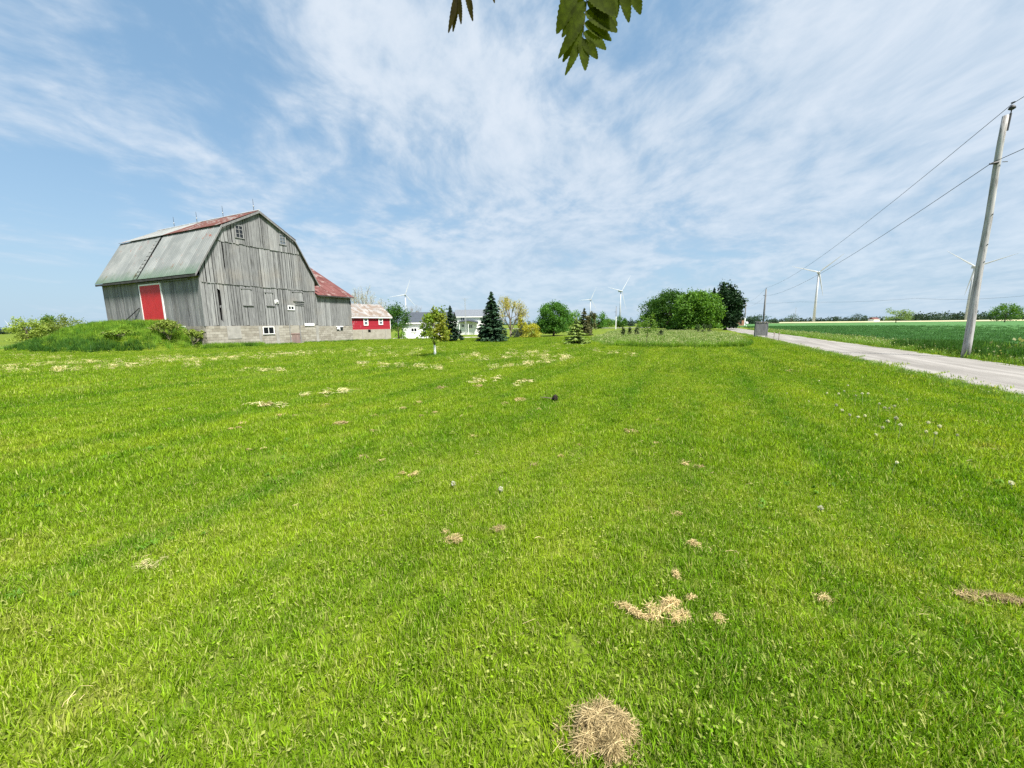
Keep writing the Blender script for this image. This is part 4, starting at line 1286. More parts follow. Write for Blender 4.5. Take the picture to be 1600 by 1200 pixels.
M['lf_maple'] = leafmat('maple_leaves', (0.032, 0.098, 0.012), (0.075, 0.18, 0.020), (0.05, 0.135, 0.018))
M['lf_maple2'] = leafmat('bright_maple_leaves', (0.05, 0.13, 0.014), (0.13, 0.26, 0.028), (0.075, 0.17, 0.02))
M['lf_spruce'] = leafmat('spruce_needles', (0.018, 0.046, 0.022), (0.05, 0.10, 0.045), (0.03, 0.068, 0.036), trans=0.1)
M['lf_pine'] = leafmat('dark_pine_needles', (0.007, 0.024, 0.007), (0.020, 0.056, 0.014), trans=0.08)
M['lf_young'] = leafmat('young_maple_leaves', (0.09, 0.17, 0.015), (0.19, 0.27, 0.03), (0.20, 0.22, 0.03), trans=0.45)
M['lf_willow'] = leafmat('yellow_willow_leaves', (0.28, 0.27, 0.05), (0.46, 0.42, 0.10), trans=0.4)
M['lf_willow2'] = leafmat('yellow_green_leaves', (0.16, 0.235, 0.035), (0.28, 0.35, 0.07), trans=0.4)
M['lf_shrub'] = leafmat('shrub_leaves', (0.08, 0.18, 0.02), (0.18, 0.30, 0.04), trans=0.4)
M['lf_gold'] = leafmat('golden_leaves', (0.25, 0.26, 0.02), (0.42, 0.40, 0.05), trans=0.4)
M['lf_dark'] = leafmat('dark_shrub_leaves', (0.025, 0.05, 0.022), (0.07, 0.09, 0.05), trans=0.15)
M['lf_brown'] = leafmat('brownish_conifer', (0.075, 0.085, 0.03), (0.16, 0.15, 0.06), (0.05, 0.08, 0.025), trans=0.15)
M['lf_bud'] = leafmat('pale_budding_leaves', (0.42, 0.43, 0.33), (0.60, 0.61, 0.50), trans=0.3)
M['lf_cedar'] = leafmat('cedar_foliage', (0.025, 0.06, 0.015), (0.075, 0.10, 0.03), trans=0.1)
M['lf_far'] = leafmat('far_wood_leaves', (0.028, 0.066, 0.036), (0.055, 0.10, 0.055), (0.042, 0.08, 0.055), trans=0.2)

ORD = 'first second third fourth fifth sixth seventh eighth ninth tenth eleventh twelfth thirteenth fourteenth fifteenth'.split()
def row_labels(items, cuts, what):
    # each item (px, py, ...) gets its row (far to near) and its rank from the left within it
    names = ['farthest row', 'second farthest row', 'middle row', 'second nearest row', 'nearest row']
    rows = [sum(it[1] >= c for c in cuts) for it in items]
    out = []
    for i, it in enumerate(items):
        mates = sorted([j for j in range(len(items)) if rows[j] == rows[i]], key=lambda j: (items[j][0], j))
        out.append('%s, %s from the left in the %s' % (what, ORD[mates.index(i)], names[rows[i]]))
    return out
def PB(px, py): return G(px, py)
def hgt(base, px, py): return at(px, py, base[1])[2] - base[2]
def wid(base, dpx): return dpx / FPX * base[1] * 0.99

# young maple with a white trunk guard
b = PB(680, 558)
H = hgt(b, 679, 484)
r = round_tree('young_maple', 'young yellow-green maple with a white trunk guard on the lawn', b, H, 0.60, 0.74, H - 0.84, 2400, 0.14, M['lf_young'], 0.035, 46, 0.15, limbs=14, flat=0.4, lump=0.35)
mb = MB(); mb.tube([(0, 0, 0.02), (0, 0, 0.62)], [0.062, 0.055], 10); mb.build('trunk_guard', M['white'], r)
x = b[0] + rng.normal(0, .18, 60); y = b[1] + rng.normal(0, .18, 60)
scatter('tree_foot_grass', RD, np.stack([x, y, ground_z(x, y)], -1), rng.uniform(0.3, 0.55, 60), 'longer grass left round the foot of the young maple')
# spruces
b = PB(705, 534); spruce('spruce_tree', 'smaller dark spruce behind the young maple', b, hgt(b, 705, 480), wid(b, 19), M['lf_spruce'], 15, 13, 'spruces before the farmhouse', leaf=0.2)
b = PB(769, 534); spruce('spruce_tree', 'tall broad dark spruce right of the white farmhouse', b, hgt(b, 769, 459), wid(b, 27), M['lf_spruce'], 19, 15, 'spruces before the farmhouse', leaf=0.22)
# pale budding tree behind the red shed and dark tree beside it
p = at(574, 515, 70); p[2] = -0.3
bare_tree('budding_tree', 'pale budding bare tree behind the red shed roof', p, at(574, 452, 70)[2] + 0.3, 3.4, 5, M['bark_pale'], M['lf_bud'], 2600, 0.13)
p = at(650, 515, 95); p[2] = -0.6
bare_tree('bare_tree', 'bare twiggy tree showing over the dark roof of the low white house', p, at(655, 479, 95)[2] + 0.6, 2.6, 5, M['bark_pale'], M['lf_bud'], 60, 0.1)
p = at(622, 522, 58); p[2] = float(ground_z(p[0], p[1]))
round_tree('bushy_tree', 'dark green bushy tree close to the right end of the red shed', p, 4, 1.75, 1.95, 2.75, 4200, 0.22, M['lf_maple'], 0.12, 40, 0.17, lump=0.35)
b = PB(627, 529.5); round_tree('shrub', 'bright green low bush under the bushy tree by the red shed', b, 1, 0.85, 0.62, 0.62, 1100, 0.16, M['lf_shrub'], 0.03, 22, 0.2, cat='shrub', limbs=6, flat=0.6)
# willow and shrubs right of the big spruce
p = at(798, 522, 60); p[2] = float(ground_z(p[0], p[1]))
bare_tree('willow_tree', 'airy yellow willow behind the tall spruce', p, at(798, 465, 60)[2] - p[2], 2.7, 5, M['bark_pale'], M['lf_willow'], 3600, 0.17, trunk=0.2)
p = at(815, 522, 57); p[2] = float(ground_z(p[0], p[1]))
round_tree('conical_shrub', 'golden topped dark conical shrub at the foot of the willow', p, 3, 0.72, 1.45, 1.5, 1500, 0.2, M['lf_gold'], 0.06, 24, 0.2, cat='shrub', flat=0.7)
p = at(813, 523, 55); p[2] = float(ground_z(p[0], p[1]))
round_tree('dark_shrub', 'dark green upright shrub under the golden conical one', p, 2, 0.75, 0.75, 0.8, 900, 0.18, M['lf_dark'], 0.05, 20, 0.2, cat='shrub', flat=0.7)
b = PB(805, 528); round_tree('purple_shrub', 'low greyish dark shrub beside the tall spruce', b, .8, 0.55, 0.42, 0.42, 700, 0.13, M['lf_dark'], 0.03, 20, 0.2, cat='shrub', flat=0.7)
b = PB(830, 528); round_tree('weeping_shrub', 'yellow-green rounded shrub left of the round maple', b, 1.5, wid(b, 12), 0.80, 0.85, 1900, 0.16, M['lf_gold'], 0.04, 26, 0.18, cat='shrub', flat=0.7)
# round maple
b = PB(865, 525); H = hgt(b, 865, 475)
round_tree('round_maple', 'dense round dark green maple standing alone in mid lawn', b, H, wid(b, 24.5), H * 0.47, H * 0.53, 16000, 0.27, M['lf_maple'], 0.22, 120, 0.10, lump=0.1, flat=0.42)
# trees behind it
for (px, py, top, wpx, Y, mt, nm, lb) in (
        (898, 516, 487, 10, 100, 'lf_maple2', 'leafy_tree', 'light green tree just right of the round maple'),
        (924, 515, 489, 7, 92, 'lf_brown', 'leafy_tree', 'brownish tree behind the tall brown conifer'),
        (935, 514, 491, 12, 118, 'lf_maple', 'leafy_tree', 'round dark tree left of the far white-footed pole'),
        (950, 513, 498, 9, 150, 'lf_maple2', 'leafy_tree', 'low light green tree between two round far trees'),
        (968.5, 513, 494.5, 8.5, 140, 'lf_maple', 'leafy_tree', 'round green tree right of the far white-footed pole'),
        (985, 511, 502, 7, 190, 'lf_far', 'leafy_tree', 'small bluish tree left of the big maples'),
        (1004, 511, 496, 7, 130, 'lf_maple2', 'leafy_tree', 'light green tree at the left foot of the big maples')):
    p = at(px, py, Y); p[2] = float(ground_z(p[0], p[1]))
    H = at(px, top, Y)[2] - p[2]; rr = wpx / FPX * Y
    round_tree(nm, lb, p, H, rr, H * 0.5, H * 0.52, 2200, 0.055 * rr + 0.25, M[mt], 0.15, 40, 0.15, group='background trees', flat=0.7, lump=0.2)
p = at(912, 521, 66); p[2] = float(ground_z(p[0], p[1]))
spruce('brown_conifer', 'tall brownish conifer behind the scraggly pine', p, at(912, 483, 66)[2] - p[2], 1.25, M['lf_brown'], 14, 12, leaf=0.26, power=0.6, droop=0.15)
b = PB(900, 538.5)
spruce('scraggly_pine', 'open scraggly light green pine with wide low branches', b, hgt(b, 900, 499), wid(b, 16), M['lf_brown'], 9, 9, leaf=0.15, power=0.6, droop=0.05, wobble=0.3, trunk=0.05, dens=1.3, z0=0.08)
mtmp = leafmat('light_pine_needles', (0.12, 0.19, 0.045), (0.25, 0.32, 0.09), trans=0.3)
for ch in bpy.data.objects:
    if ch.name.startswith('crown') and ch.parent and ch.parent.name == 'scraggly_pine': ch.data.materials[0] = mtmp
# small cedars
ced = None
for (px, py, top, wpx, lb) in ((973, 526, 514, 2.0, 'leftmost small dark cedar before the unmown grass'), (983.5, 525.5, 514, 2.1, 'small dark cedar second from the left in the row of cedars'),
                               (995, 525.5, 511.5, 2.3, 'tallest small dark cedar, just left of the thin sapling'), (1032, 526, 518, 2.7, 'short rounded little cedar right of the thin sapling'),
                               (1089.5, 520.5, 509, 2.2, 'small cedar under the big maple, left one of three'), (1098.5, 520.3, 508.5, 2.2, 'small cedar under the big maple, middle one of three'),
                               (1107.5, 520, 508, 2.4, 'small cedar under the big maple, right one of three')):
    b = PB(px, py); H = hgt(b, px, top) * 1.12; rr = wid(b, wpx) * 1.35
    round_tree('small_cedar', lb, b, H, rr, H * 0.52, H * 0.5, 420, 0.13, M['lf_cedar'], 0.03, 22, 0.2, group='small cedars planted before the maples', flat=0.9, limbs=3, trunk_top=H * 0.8)
# sapling
b = PB(1010.5, 541); H = hgt(b, 1012, 489)
r = round_tree('sapling', 'thin sapling with sparse light green leaves beside the unmown grass', b, H, 0.52, 0.66, H - 0.78, 560, 0.12, M['lf_shrub'], 0.022, 20, 0.16, limbs=9, flat=0.7, lump=0.4)
# shrubs under maples
for (px, py, top, wpx, mt, lb) in ((1050, 517, 510, 7, 'lf_maple', 'left low dark shrub under the big maples'), (1063.5, 517, 510.5, 5.5, 'lf_shrub', 'right low shrub under the big maples')):
    b = PB(px, py); H = hgt(b, px, top); rr = wid(b, wpx)
    round_tree('shrub', lb, b, H, rr, H * .5, H * .5, 700, 0.25, M[mt], 0.04, 20, 0.2, cat='shrub', flat=0.9, limbs=5)
# big maples, spruce and dark pine
p = at(1047, 514, 92); p[2] = 0
round_tree('big_maple', 'broad low green maple, the left one of the big pair', p, 8, 5.5, 3.9, 4.2, 24000, 0.40, M['lf_maple'], 0.35, 150, 0.12, flat=0.42, lump=0.18)
b = PB(1087, 517); H = hgt(b, 1087, 460)
round_tree('big_maple', 'dense rounded green maple, the right one of the big pair', b, H, wid(b, 29) * 1.0, H * 0.48, H * 0.54, 26000, 0.38, M['lf_maple2'], 0.3, 150, 0.12, flat=0.42, lump=0.15)
p = at(1072, 513, 104); p[2] = 0
round_tree('big_maple', 'green maple behind the gap of the big pair', p, 6.6, 4.2, 3.2, 3.7, 7000, 0.36, M['lf_maple2'], 0.3, 90, 0.12, flat=0.4)
p = at(1112, 513, 105); p[2] = 0
spruce('spruce_tree', 'dark pointed spruce rising behind the right big maple', p, at(1112, 451, 105)[2], 2.6, M['lf_spruce'], 16, 12, leaf=0.5, trunk=0.2)
b = PB(1133, 515.5); H = hgt(b, 1137, 453)
round_tree('dark_pine', 'near black dense pine by the road, right of the maples', b, H, wid(b, 20), H * 0.48, H * 0.52, 18000, 0.46, M['lf_pine'], 0.4, 120, 0.13, flat=0.42, lump=0.3)
# trees and bushes left of the barn
for (px, py, top, wpx, Y, mt, lb) in ((42, 522, 500, 17, 52, 'lf_willow2', 'yellow-green willow bush beyond the ramp at far left'),
                                      (105, 522, 498.5, 21, 56, 'lf_willow2', 'yellow-green willow bush between the far left bush and the barn'),
                                      (80, 520, 497, 9, 60, 'lf_shrub', 'small green bush between the two willow bushes'),
                                      (5, 522, 515, 6, 150, 'lf_far', 'small dark far tree at the left edge of the view')):
    p = at(px, py, Y); p[2] = min(0, p[2])
    H = at(px, top, Y)[2] - p[2]; rr = wpx / FPX * Y
    round_tree('willow_bush', lb, p, H, rr, H * 0.5, H * 0.55, 3600, 0.22, M[mt], 0.1, 60, 0.15, group='bushes beyond the ramp', cat='bush', flat=0.9, lump=0.3)
# dark flowered weed plant on the ramp and the bushes at the barn corner
p = G(139, 503)
wd = empty('giant_weed', p, 0, 'tall weed with dark umbel heads on the ramp left of the barn', 'weed')
mb = MB(); hp = []
Hs = at(139, 483, p[1])[2] - p[2]
for k in range(9):
    tx, ty = random.uniform(-.75, .85), random.uniform(-.4, .4); tz = Hs * random.uniform(0.55, 1.02)
    mb.tube([(tx * .15, ty * .15, -.1), (tx * .5, ty * .5, tz * .6), (tx, ty, tz)], [0.022, 0.015, 0.008], 5)
    hp.append(rng.normal(0, 1, (38, 3)) * np.array([.10, .10, .05]) + np.array([tx, ty, tz]))
mb.build('stem', M['bark'], wd)
V, F = leaf_cloud(np.concatenate(hp), 0.08); mobj('seed_heads', np_mesh('seed_heads', V, F, M['lf_dark']), wd)
M['lf_corner'] = leafmat('corner_bush_leaves', (0.10, 0.20, 0.02), (0.22, 0.31, 0.04), trans=0.4)
for (s_, t_, w_, h_, mt, n_, lb) in ((1.7, 1.6, 0.9, 1.45, 'lf_willow2', 2600, 'straggly yellowish bush against the barn corner'), (3.3, 3.6, 1.1, 0.65, 'lf_corner', 2600, 'yellow-green bush below the white framed foundation window'),
                                 (0.5, 0.75, 0.75, 1.2, 'lf_willow2', 1800, 'twiggy pale bush right at the corner of the barn foundation')):
    q = BC + BLV * s_ - BA * t_
    bare_tree('corner_bush', lb, (q[0], q[1], float(ground_z(q[0], q[1]))), h_, w_, 5, M['bark_pale'], M[mt], n_, 0.13, 'bushes at the barn corner', trunk=0.035, cat='bush', stem=0.05)
for (px, py, mt, lb) in ((165, 520, 'lf_gold', 'yellow flowering weed clump on the left of the ramp'), (212, 512, 'lf_gold', 'yellow flowering weed clump below the red door'), (225, 526, 'lf_willow', 'small yellow weed clump low on the ramp'),
                         (190, 508, 'lf_dark', 'dark leafy weed clump high on the ramp'), (236, 505, 'lf_dark', 'dark leafy weed clump at the foot of the red door'), (252, 507, 'lf_brown', 'brownish weed clump right under the red door')):
    b = PB(px, py)
    round_tree('weed_clump', lb, b, .8, .75, .38, .35, 420, .12, M[mt], .015, 18, .22, 'weed clumps on the ramp', 'weed', flat=.9, limbs=4)
# trees over the crop field
p = at(1400, 502.8, 190); p[2] = 0.2
round_tree('field_tree', 'airy light green tree alone at the back of the crop field', p, 6, 4.9, 2.9, 4.0, 1500, 0.5, leafmat('airy_tree_leaves', (0.10, 0.16, 0.05), (0.20, 0.26, 0.09), trans=0.35), 0.22, 44, 0.12, flat=0.5, lump=0.4, limbs=16)
p = at(1570, 500, 150); p[2] = 0.2
round_tree('field_tree', 'dense bright green round tree at the back of the field, far right', p, 6, 4.0, 3.0, 3.6, 3600, 0.42, M['lf_maple2'], 0.2, 60, 0.14, flat=0.8)
for (px, Y, hw_, h, lb) in ((1338, 620, 7.5, 12, 'dark round tree on the skyline left of the airy field tree'), (1350, 650, 4, 9, 'small dark tree on the skyline beside a larger round one'), (1306, 640, 3.8, 8, 'tiny dark tree on the skyline right of the near wind turbine'),
                            (1237, 560, 8, 11, 'rounded tree in the far line left of the near wind turbine'), (1362, 700, 5, 7, 'small skyline tree near the red roofed far house')):
    p = at(px, 501, Y); p[2] = 0
    round_tree('skyline_tree', lb, p, h, hw_, h * .5, h * .5, 500, 1.3, M['lf_far'], .4, 24, .2, 'trees on the far skyline', flat=.9)
for (px, top, wpx, Y, lb) in ((1184, 492, 14, 240, 'broad far tree behind the grey slatted roadside bin'), (1170, 496, 8, 230, 'left far tree beyond the bend of the road'), (1208, 499.5, 6, 300, 'small far tree right of the grey roadside bin')):
    p = at(px, 505, Y); p[2] = 0; H = at(px, top, Y)[2]; rr = wpx / FPX * Y
    round_tree('far_tree', lb, p, H, rr, H * .5, H * .5, 1100, .75, M['lf_far'], .3, 30, .18, 'far trees beyond the road', flat=.9)

def far_wood(name, label, px0, px1, Y0, Y1, hmin, hmax, n, mat):
    Ps = []; outs = []
    for k in range(n):
        px = px0 + (px1 - px0) * (k + random.random()) / n; Y = random.uniform(Y0, Y1)
        c = at(px, 500, Y); h = random.uniform(hmin, hmax); r = h * random.uniform(.35, .6)
        q = rng.normal(0, 1, (90, 3)); q /= np.linalg.norm(q, axis=1, keepdims=True); q[:, 2] = np.abs(q[:, 2]) * 1.0
        q2 = q * rng.uniform(.75, 1.05, (90, 1)) * np.array([r, r, h]) + np.array([c[0], c[1], 0])
        low = rng.random(90) < .35; q2[low, 2] *= .35
        Ps.append(q2); outs.append(q)
    V, F = leaf_cloud(np.concatenate(Ps), 2.3, outward=np.concatenate(outs), elong=1.3)
    tag(mobj(name, np_mesh(name, V, F, mat)), label, kind='stuff')
far_wood('far_wood', 'long dark wood along the skyline behind the crop field', 1408, 1700, 560, 640, 8, 15, 130, M['lf_far'])
far_wood('far_treeline', 'thin far line of trees along the horizon', 1196, 1420, 900, 1100, 6, 12, 90, M['lf_far'])
far_wood('far_treeline', 'thin far line of trees behind the mid lawn trees', 560, 1190, 900, 1200, 7, 14, 170, M['lf_far'])
far_wood('far_treeline', 'thin far line of trees at the left horizon', -120, 560, 900, 1200, 6, 11, 130, M['lf_far'])

# far red roofed house and pylons
p = at(1370, 500.6, 560); p[2] = 0
fh = empty('far_house', p, 0.2, 'tiny far house with a reddish roof on the skyline', 'house')
mb = MB(); mb.box(-5, 5, 0, 8, 0, 3.2); mb.build('wall', M['white'], fh)
mb = MB(); mb.add([(-5.5, -.5, 3.1), (5.5, -.5, 3.1), (5.5, 8.5, 3.1), (-5.5, 8.5, 3.1), (-5.5, 4, 5.6), (5.5, 4, 5.6)], [(0, 1, 5, 4), (2, 3, 4, 5), (0, 4, 3), (1, 2, 5)]); mb.build('roof', M['roof_wing'], fh)
for (px, top, lb) in ((1507, 452, 'thin lattice mast on the skyline left of the leaning pole'), (1242, 480, 'thin lattice mast on the skyline left of the near wind turbine')):
    p = at(px, 499, 700); p[2] = 0; H = at(px, top, 700)[2]
    q = empty('lattice_mast', p, 0, lb, 'mast', 'far lattice masts')
    for k in range(3):
        an = k * 2 * PI / 3; mb = MB(); mb.tube([(.45 * math.cos(an), .45 * math.sin(an), 0), (.3 * math.cos(an), .3 * math.sin(an), H)], .09, 4); mb.build('leg', M['galv'], q)
    mb = MB()
    for k in range(22):
        z = H * k / 22; a0 = (k % 3) * 2 * PI / 3; a1 = ((k + 1) % 3) * 2 * PI / 3
        mb.tube([(.42 * math.cos(a0), .42 * math.sin(a0), z), (.42 * math.cos(a1), .42 * math.sin(a1), z + H / 22)], .05, 4)
    mb.build('bracing', M['galv'], q)

# ------------------------------------------------------------------ wind turbines
def turbine(label, px, hubpy, hub_h, blade, th0, yaw, Y=None):
    # distance follows from the true hub height over the eye
    hy = 507 - 0.0115 * (px - 800)
    Yd = Y or (hub_h - EYE) / (hy - hubpy) * FPX * 0.985
    c = at(px, hubpy, Yd)
    root = empty('wind_turbine', (c[0], c[1], 0), yaw, label, 'wind turbine', 'wind turbines on the horizon')
    hz_ = c[2]
    mb = MB(); mb.tube([(0, 0, -1), (0, 0, hz_ * .5), (0, 0, hz_ - 1.4)], [1.9, 1.5, 1.0], 14); mb.build('tower', M['turbine'], root, sm=True)
    mb = MB(); mb.box(-1.6, 1.6, -2.2, 6.5, hz_ - 1.6, hz_ + 1.7); mb.build('nacelle', M['turbine'], root)
    mb = MB(); mb.tube([(0, -4.6, hz_), (0, -4.0, hz_), (0, -2.2, hz_)], [0.3, 1.3, 1.6], 12); mb.build('hub', M['turbine'], root, sm=True)
    bm = MB(); secs = [(0, .8, .8), (.06, .8, .7), (.2, 1.25, .4), (.45, .85, .28), (.75, .5, .18), (1, .15, .06)]
    vs_ = []
    for (q, c_, th) in secs:
        vs_ += [(-c_ * .4, -3.4 - th, q * blade), (c_ * .9, -3.4, q * blade), (-c_ * .4, -3.4 + th, q * blade), (-c_ * .9, -3.4, q * blade)]
    fs = [(4 * i + k, 4 * i + (k + 1) % 4, 4 * i + 4 + (k + 1) % 4, 4 * i + 4 + k) for i in range(len(secs) - 1) for k in range(4)] + [(20, 21, 22, 23)]
    bm.add(vs_, fs)
    first = bm.build('blade', M['turbine'], root, (0, 0, hz_))
    first.rotation_euler = (0, math.radians(th0), 0)
    for k in (1, 2):
        c2 = first.copy(); COL.objects.link(c2); c2.rotation_euler = (0, math.radians(th0 + 120 * k), 0)
    return root
turbine('nearest white wind turbine, standing over the crop field', 1279.5, 425.5, 80, 37, 48, -0.55)
turbine('white wind turbine half hidden by the leaning utility pole', 1523, 417, 80, 40, 69, -0.6)
turbine('white wind turbine above the small cedars, the taller of the middle two', 970, 455, 80, 48, 38, 0.6)
turbine('white wind turbine right above the scraggly pine, the lower of the middle two', 922.5, 468, 80, 44, 26, 0.35)
turbine('white wind turbine over the low white house beside the red shed', 633, 460.5, 80, 42, 20, 0.35)
turbine('tiny far wind turbine at the left edge of the view', 14, 507, 40, 20, 335, 0.2, 1450)
turbine('wind turbine hidden by the dark pine except for one blade', 1128, 463, 80, 34, 315, 0.1)

# ------------------------------------------------------------------ utility poles, wires
base1 = G(1507.5, 559.5)
top1 = at(1571, 181, base1[1] + 0.2)
base1[2] -= 0.25
up = empty('utility_pole', base1, 0, 'leaning silver grey wooden utility pole at the right of the road', 'utility pole', 'utility poles along the road')
v1 = np.array(top1) - np.array(base1)
mb = MB(); n = 10
mb.tube([v1 * q / n + np.array([0.02 * math.sin(q * 1.3), 0, 0]) for q in range(n + 1)], list(np.linspace(0.135, 0.09, n + 1)), 14)
mb.build('pole', M['pole'], up, sm=True)
e = v1
mb = MB(); mb.tube([e + np.array([0.09, -0.06, -0.55]), e + np.array([0.12, -0.06, 0.06])], 0.034, 8); br = mb.build('pole_top_bracket', M['iron'], up)
mb = MB(); mb.tube([e + np.array([0.12, -0.06, 0.06]), e + np.array([0.13, -0.06, 0.2])], 0.018, 6); mb.build('pin', M['iron'], br)
mb = MB(); mb.tube([e + np.array([0.13, -0.06, 0.18]), e + np.array([0.13, -0.06, 0.22]), e + np.array([0.13, -0.06, 0.28]), e + np.array([0.13, -0.06, 0.34])], [0.05, 0.105, 0.09, 0.04], 12); ins = mb.build('insulator', M['iron'], up, sm=True)
mb = MB(); mb.tube([e + np.array([0.02, -0.2, 0.38]), e + np.array([0.28, 0.1, 0.5])], 0.03, 6); mb.build('wire_clamp', M['iron'], up)
mid = v1 * 0.815
mb = MB(); mb.tube([mid + np.array([-0.36, -0.05, 0.02]), mid + np.array([-0.09, -0.08, 0.06])], [0.03, 0.06], 7); mb.build('spool_bracket', M['iron'], up)
mb = MB(); mb.tube([mid + np.array([0.0, -0.16, 0.05]), mid + np.array([0.26, -0.1, 0.08])], 0.015, 5); mb.build('bolt', M['iron'], up)
mb = MB()
for q, an in ((0.5, 0.2), (0.43, -0.3), (0.62, 0.4)):
    c = v1 * q; mb.tube([c + np.array([0.03 * an, -0.09, 0]), c + np.array([0.03 * an, -0.132, 0])], 0.02, 7)
mb.build('knot', M['trim_dark'], up)
def plain_pole(px, py, top, Y, r, label, white=0.0):
    p = at(px, py, Y); p[2] = float(ground_z(p[0], p[1])); H = at(px, top, Y)[2] - p[2]
    q = empty('utility_pole', p, 0, label, 'utility pole', 'utility poles along the road')
    mb = MB(); mb.tube([(0, 0, -.2), (0, 0, H * .5), (0, 0, H)], [r, r * .85, r * .7], 9); mb.build('pole', M['boards_dark'], q, sm=True)
    mb = MB(); mb.tube([(0, 0, H), (0, 0, H + .25)], [.05, .04], 6); mb.build('insulator', M['iron'], q)
    mb = MB(); mb.box(-.45, .05, -.05, .05, H - 1.3, H - 1.2); mb.build('side_bracket', M['iron'], q)
    if white:
        mb = MB(); mb.tube([(0, 0, 0), (0, 0, white)], r * 1.12, 10); mb.build('white_band', M['white'], q)
    return np.array(p) + np.array([0, 0, H + .28])
t2 = plain_pole(1191.5, 516, 452, 80, 0.20, 'dark plain utility pole rising behind the grey roadside bin')
t3 = plain_pole(1162.5, 512, 473, 140, 0.26, 'far utility pole with a white foot at the bend of the road', 3.0)
plain_pole(962, 514, 480, 105, 0.11, 'far thin pole with a white foot behind the small cedars', 3.4)
def wire(label, pts, sag, r):
    mb = MB()
    P = []
    for i in range(len(pts) - 1):
        a, b = np.array(pts[i]), np.array(pts[i + 1])
        for k in range(14):
            q = k / 14
            P.append(a + (b - a) * q - np.array([0, 0, sag[i] * 4 * q * (1 - q)]))
    P.append(np.array(pts[-1]))
    mb.tube(P, r, 5)
    tag(mb.build('power_line', M['iron'], None, sm=True), label, 'power line', 'power lines')
ptop = np.array(top1) + np.array([0.13, -0.06, 0.40])
pmid = np.array(base1) + mid + np.array([-0.3, -0.06, 0.05])
dv = np.array([SA, CA, 0])
wire('upper wire running from the top of the leaning pole to the far poles', [ptop - dv * 55 + np.array([0, 0, .3]), ptop, t2, t3], [0.9, 1.1, 0.8], 0.011)
wire('lower wire fixed to the side bracket of the leaning pole', [pmid - dv * 55, pmid, t2 - np.array([0, 0, 1.6]), t3 - np.array([0, 0, 1.6])], [0.9, 1.1, 0.8], 0.012)
wire('thin far wire crossing the sky above the crop field', [t3 - np.array([0, 0, .3]), at(1250, 471.5, 130), at(1430, 466, 110), at(1760, 440, 80)], [0.3, 0.5, 1.5], 0.02)

# ------------------------------------------------------------------ roadside bin, mailbox, marker
bp = G(1189, 527.5)
bn = empty('slatted_bin', (bp[0], bp[1], 0), -0.33, 'weathered grey slatted wooden bin on legs at the road edge', 'bin')
bw, bhh, bd = 0.46, 1.46, 0.40
for k in range(8):
    a = -bw + k * 2 * bw / 8
    mb = MB(); mb.box(a + .006, a + 2 * bw / 8 - .006, -.02 + random.uniform(-.005, .005), .01, .2, bhh + random.uniform(-.02, .02)); mb.build('slat', M['boards_dark'], bn)
for k in range(5):
    a = .02 + k * bd / 5
    for sx_ in (-1, 1):
        mb = MB(); mb.box(min(sx_ * bw, sx_ * (bw + .025)), max(sx_ * bw, sx_ * (bw + .025)), a, a + bd / 5 - .012, .2, bhh); mb.build('slat', M['boards_dark'], bn)
mb = MB(); mb.box(-bw, bw, bd + .0, bd + .03, .2, bhh); mb.build('back_panel', M['boards_dark'], bn)
mb = MB(); mb.hexa([(-bw - .06, -.06, bhh + .03), (bw + .06, -.06, bhh + .03), (bw + .06, bd + .06, bhh + .12), (-bw - .06, bd + .06, bhh + .12), (-bw - .06, -.06, bhh + .06), (bw + .06, -.06, bhh + .06), (bw + .06, bd + .06, bhh + .15), (-bw - .06, bd + .06, bhh + .15)]); mb.build('lid', M['trim_dark'], bn)
for (sx_, sy_) in ((-1, 0), (1, 0), (-1, 1), (1, 1)):
    mb = MB(); x_ = sx_ * (bw + .055); mb.box(x_ - .03, x_ + .03, sy_ * bd - .03, sy_ * bd + .03, -.05, bhh + .02); mb.build('leg', M['boards'], bn)
p = at(1166, 511, 112); p[2] = 0
mbx = empty('mailbox', p, .2, 'white mailbox on a post near the bend of the road', 'mailbox')
mb = MB(); mb.box(-.06, .06, -.06, .06, -.1, 1.05); mb.build('post', M['white'], mbx)
mb = MB(); mb.box(-.35, .35, -.25, .25, 1.05, 1.4); mb.tube([(0, -.25, 1.35), (0, .25, 1.35)], .3, 10); mb.build('box', M['white'], mbx)
p = at(1144.8, 511, 100); p[2] = 0
mk = MB(); mk.tube([(0, 0, -.1), (0, 0, 1.0)], .07, 8); mk.tube([(0, 0, 1.0), (0, 0, 1.08)], [.08, .02], 8)
tag(mk.build('marker_post', M['white'], None, p), 'small white marker post right of the dark pine trunk', 'post')
for k, px in enumerate((1208.5, 1216)):
    q = G(px, 533.5 + k * 1.5); mk = MB(); mk.tube([(0, 0, -.05), (0.02, 0, .75)], .02, 6); mk.box(-.04, .06, -.012, .012, .62, .76)
    tag(mk.build('survey_stake', M['bark_pale'], None, q), ('thin stake at the road edge right of the slatted bin', 'thin stake at the road edge, the farther right of two')[k], 'stake')

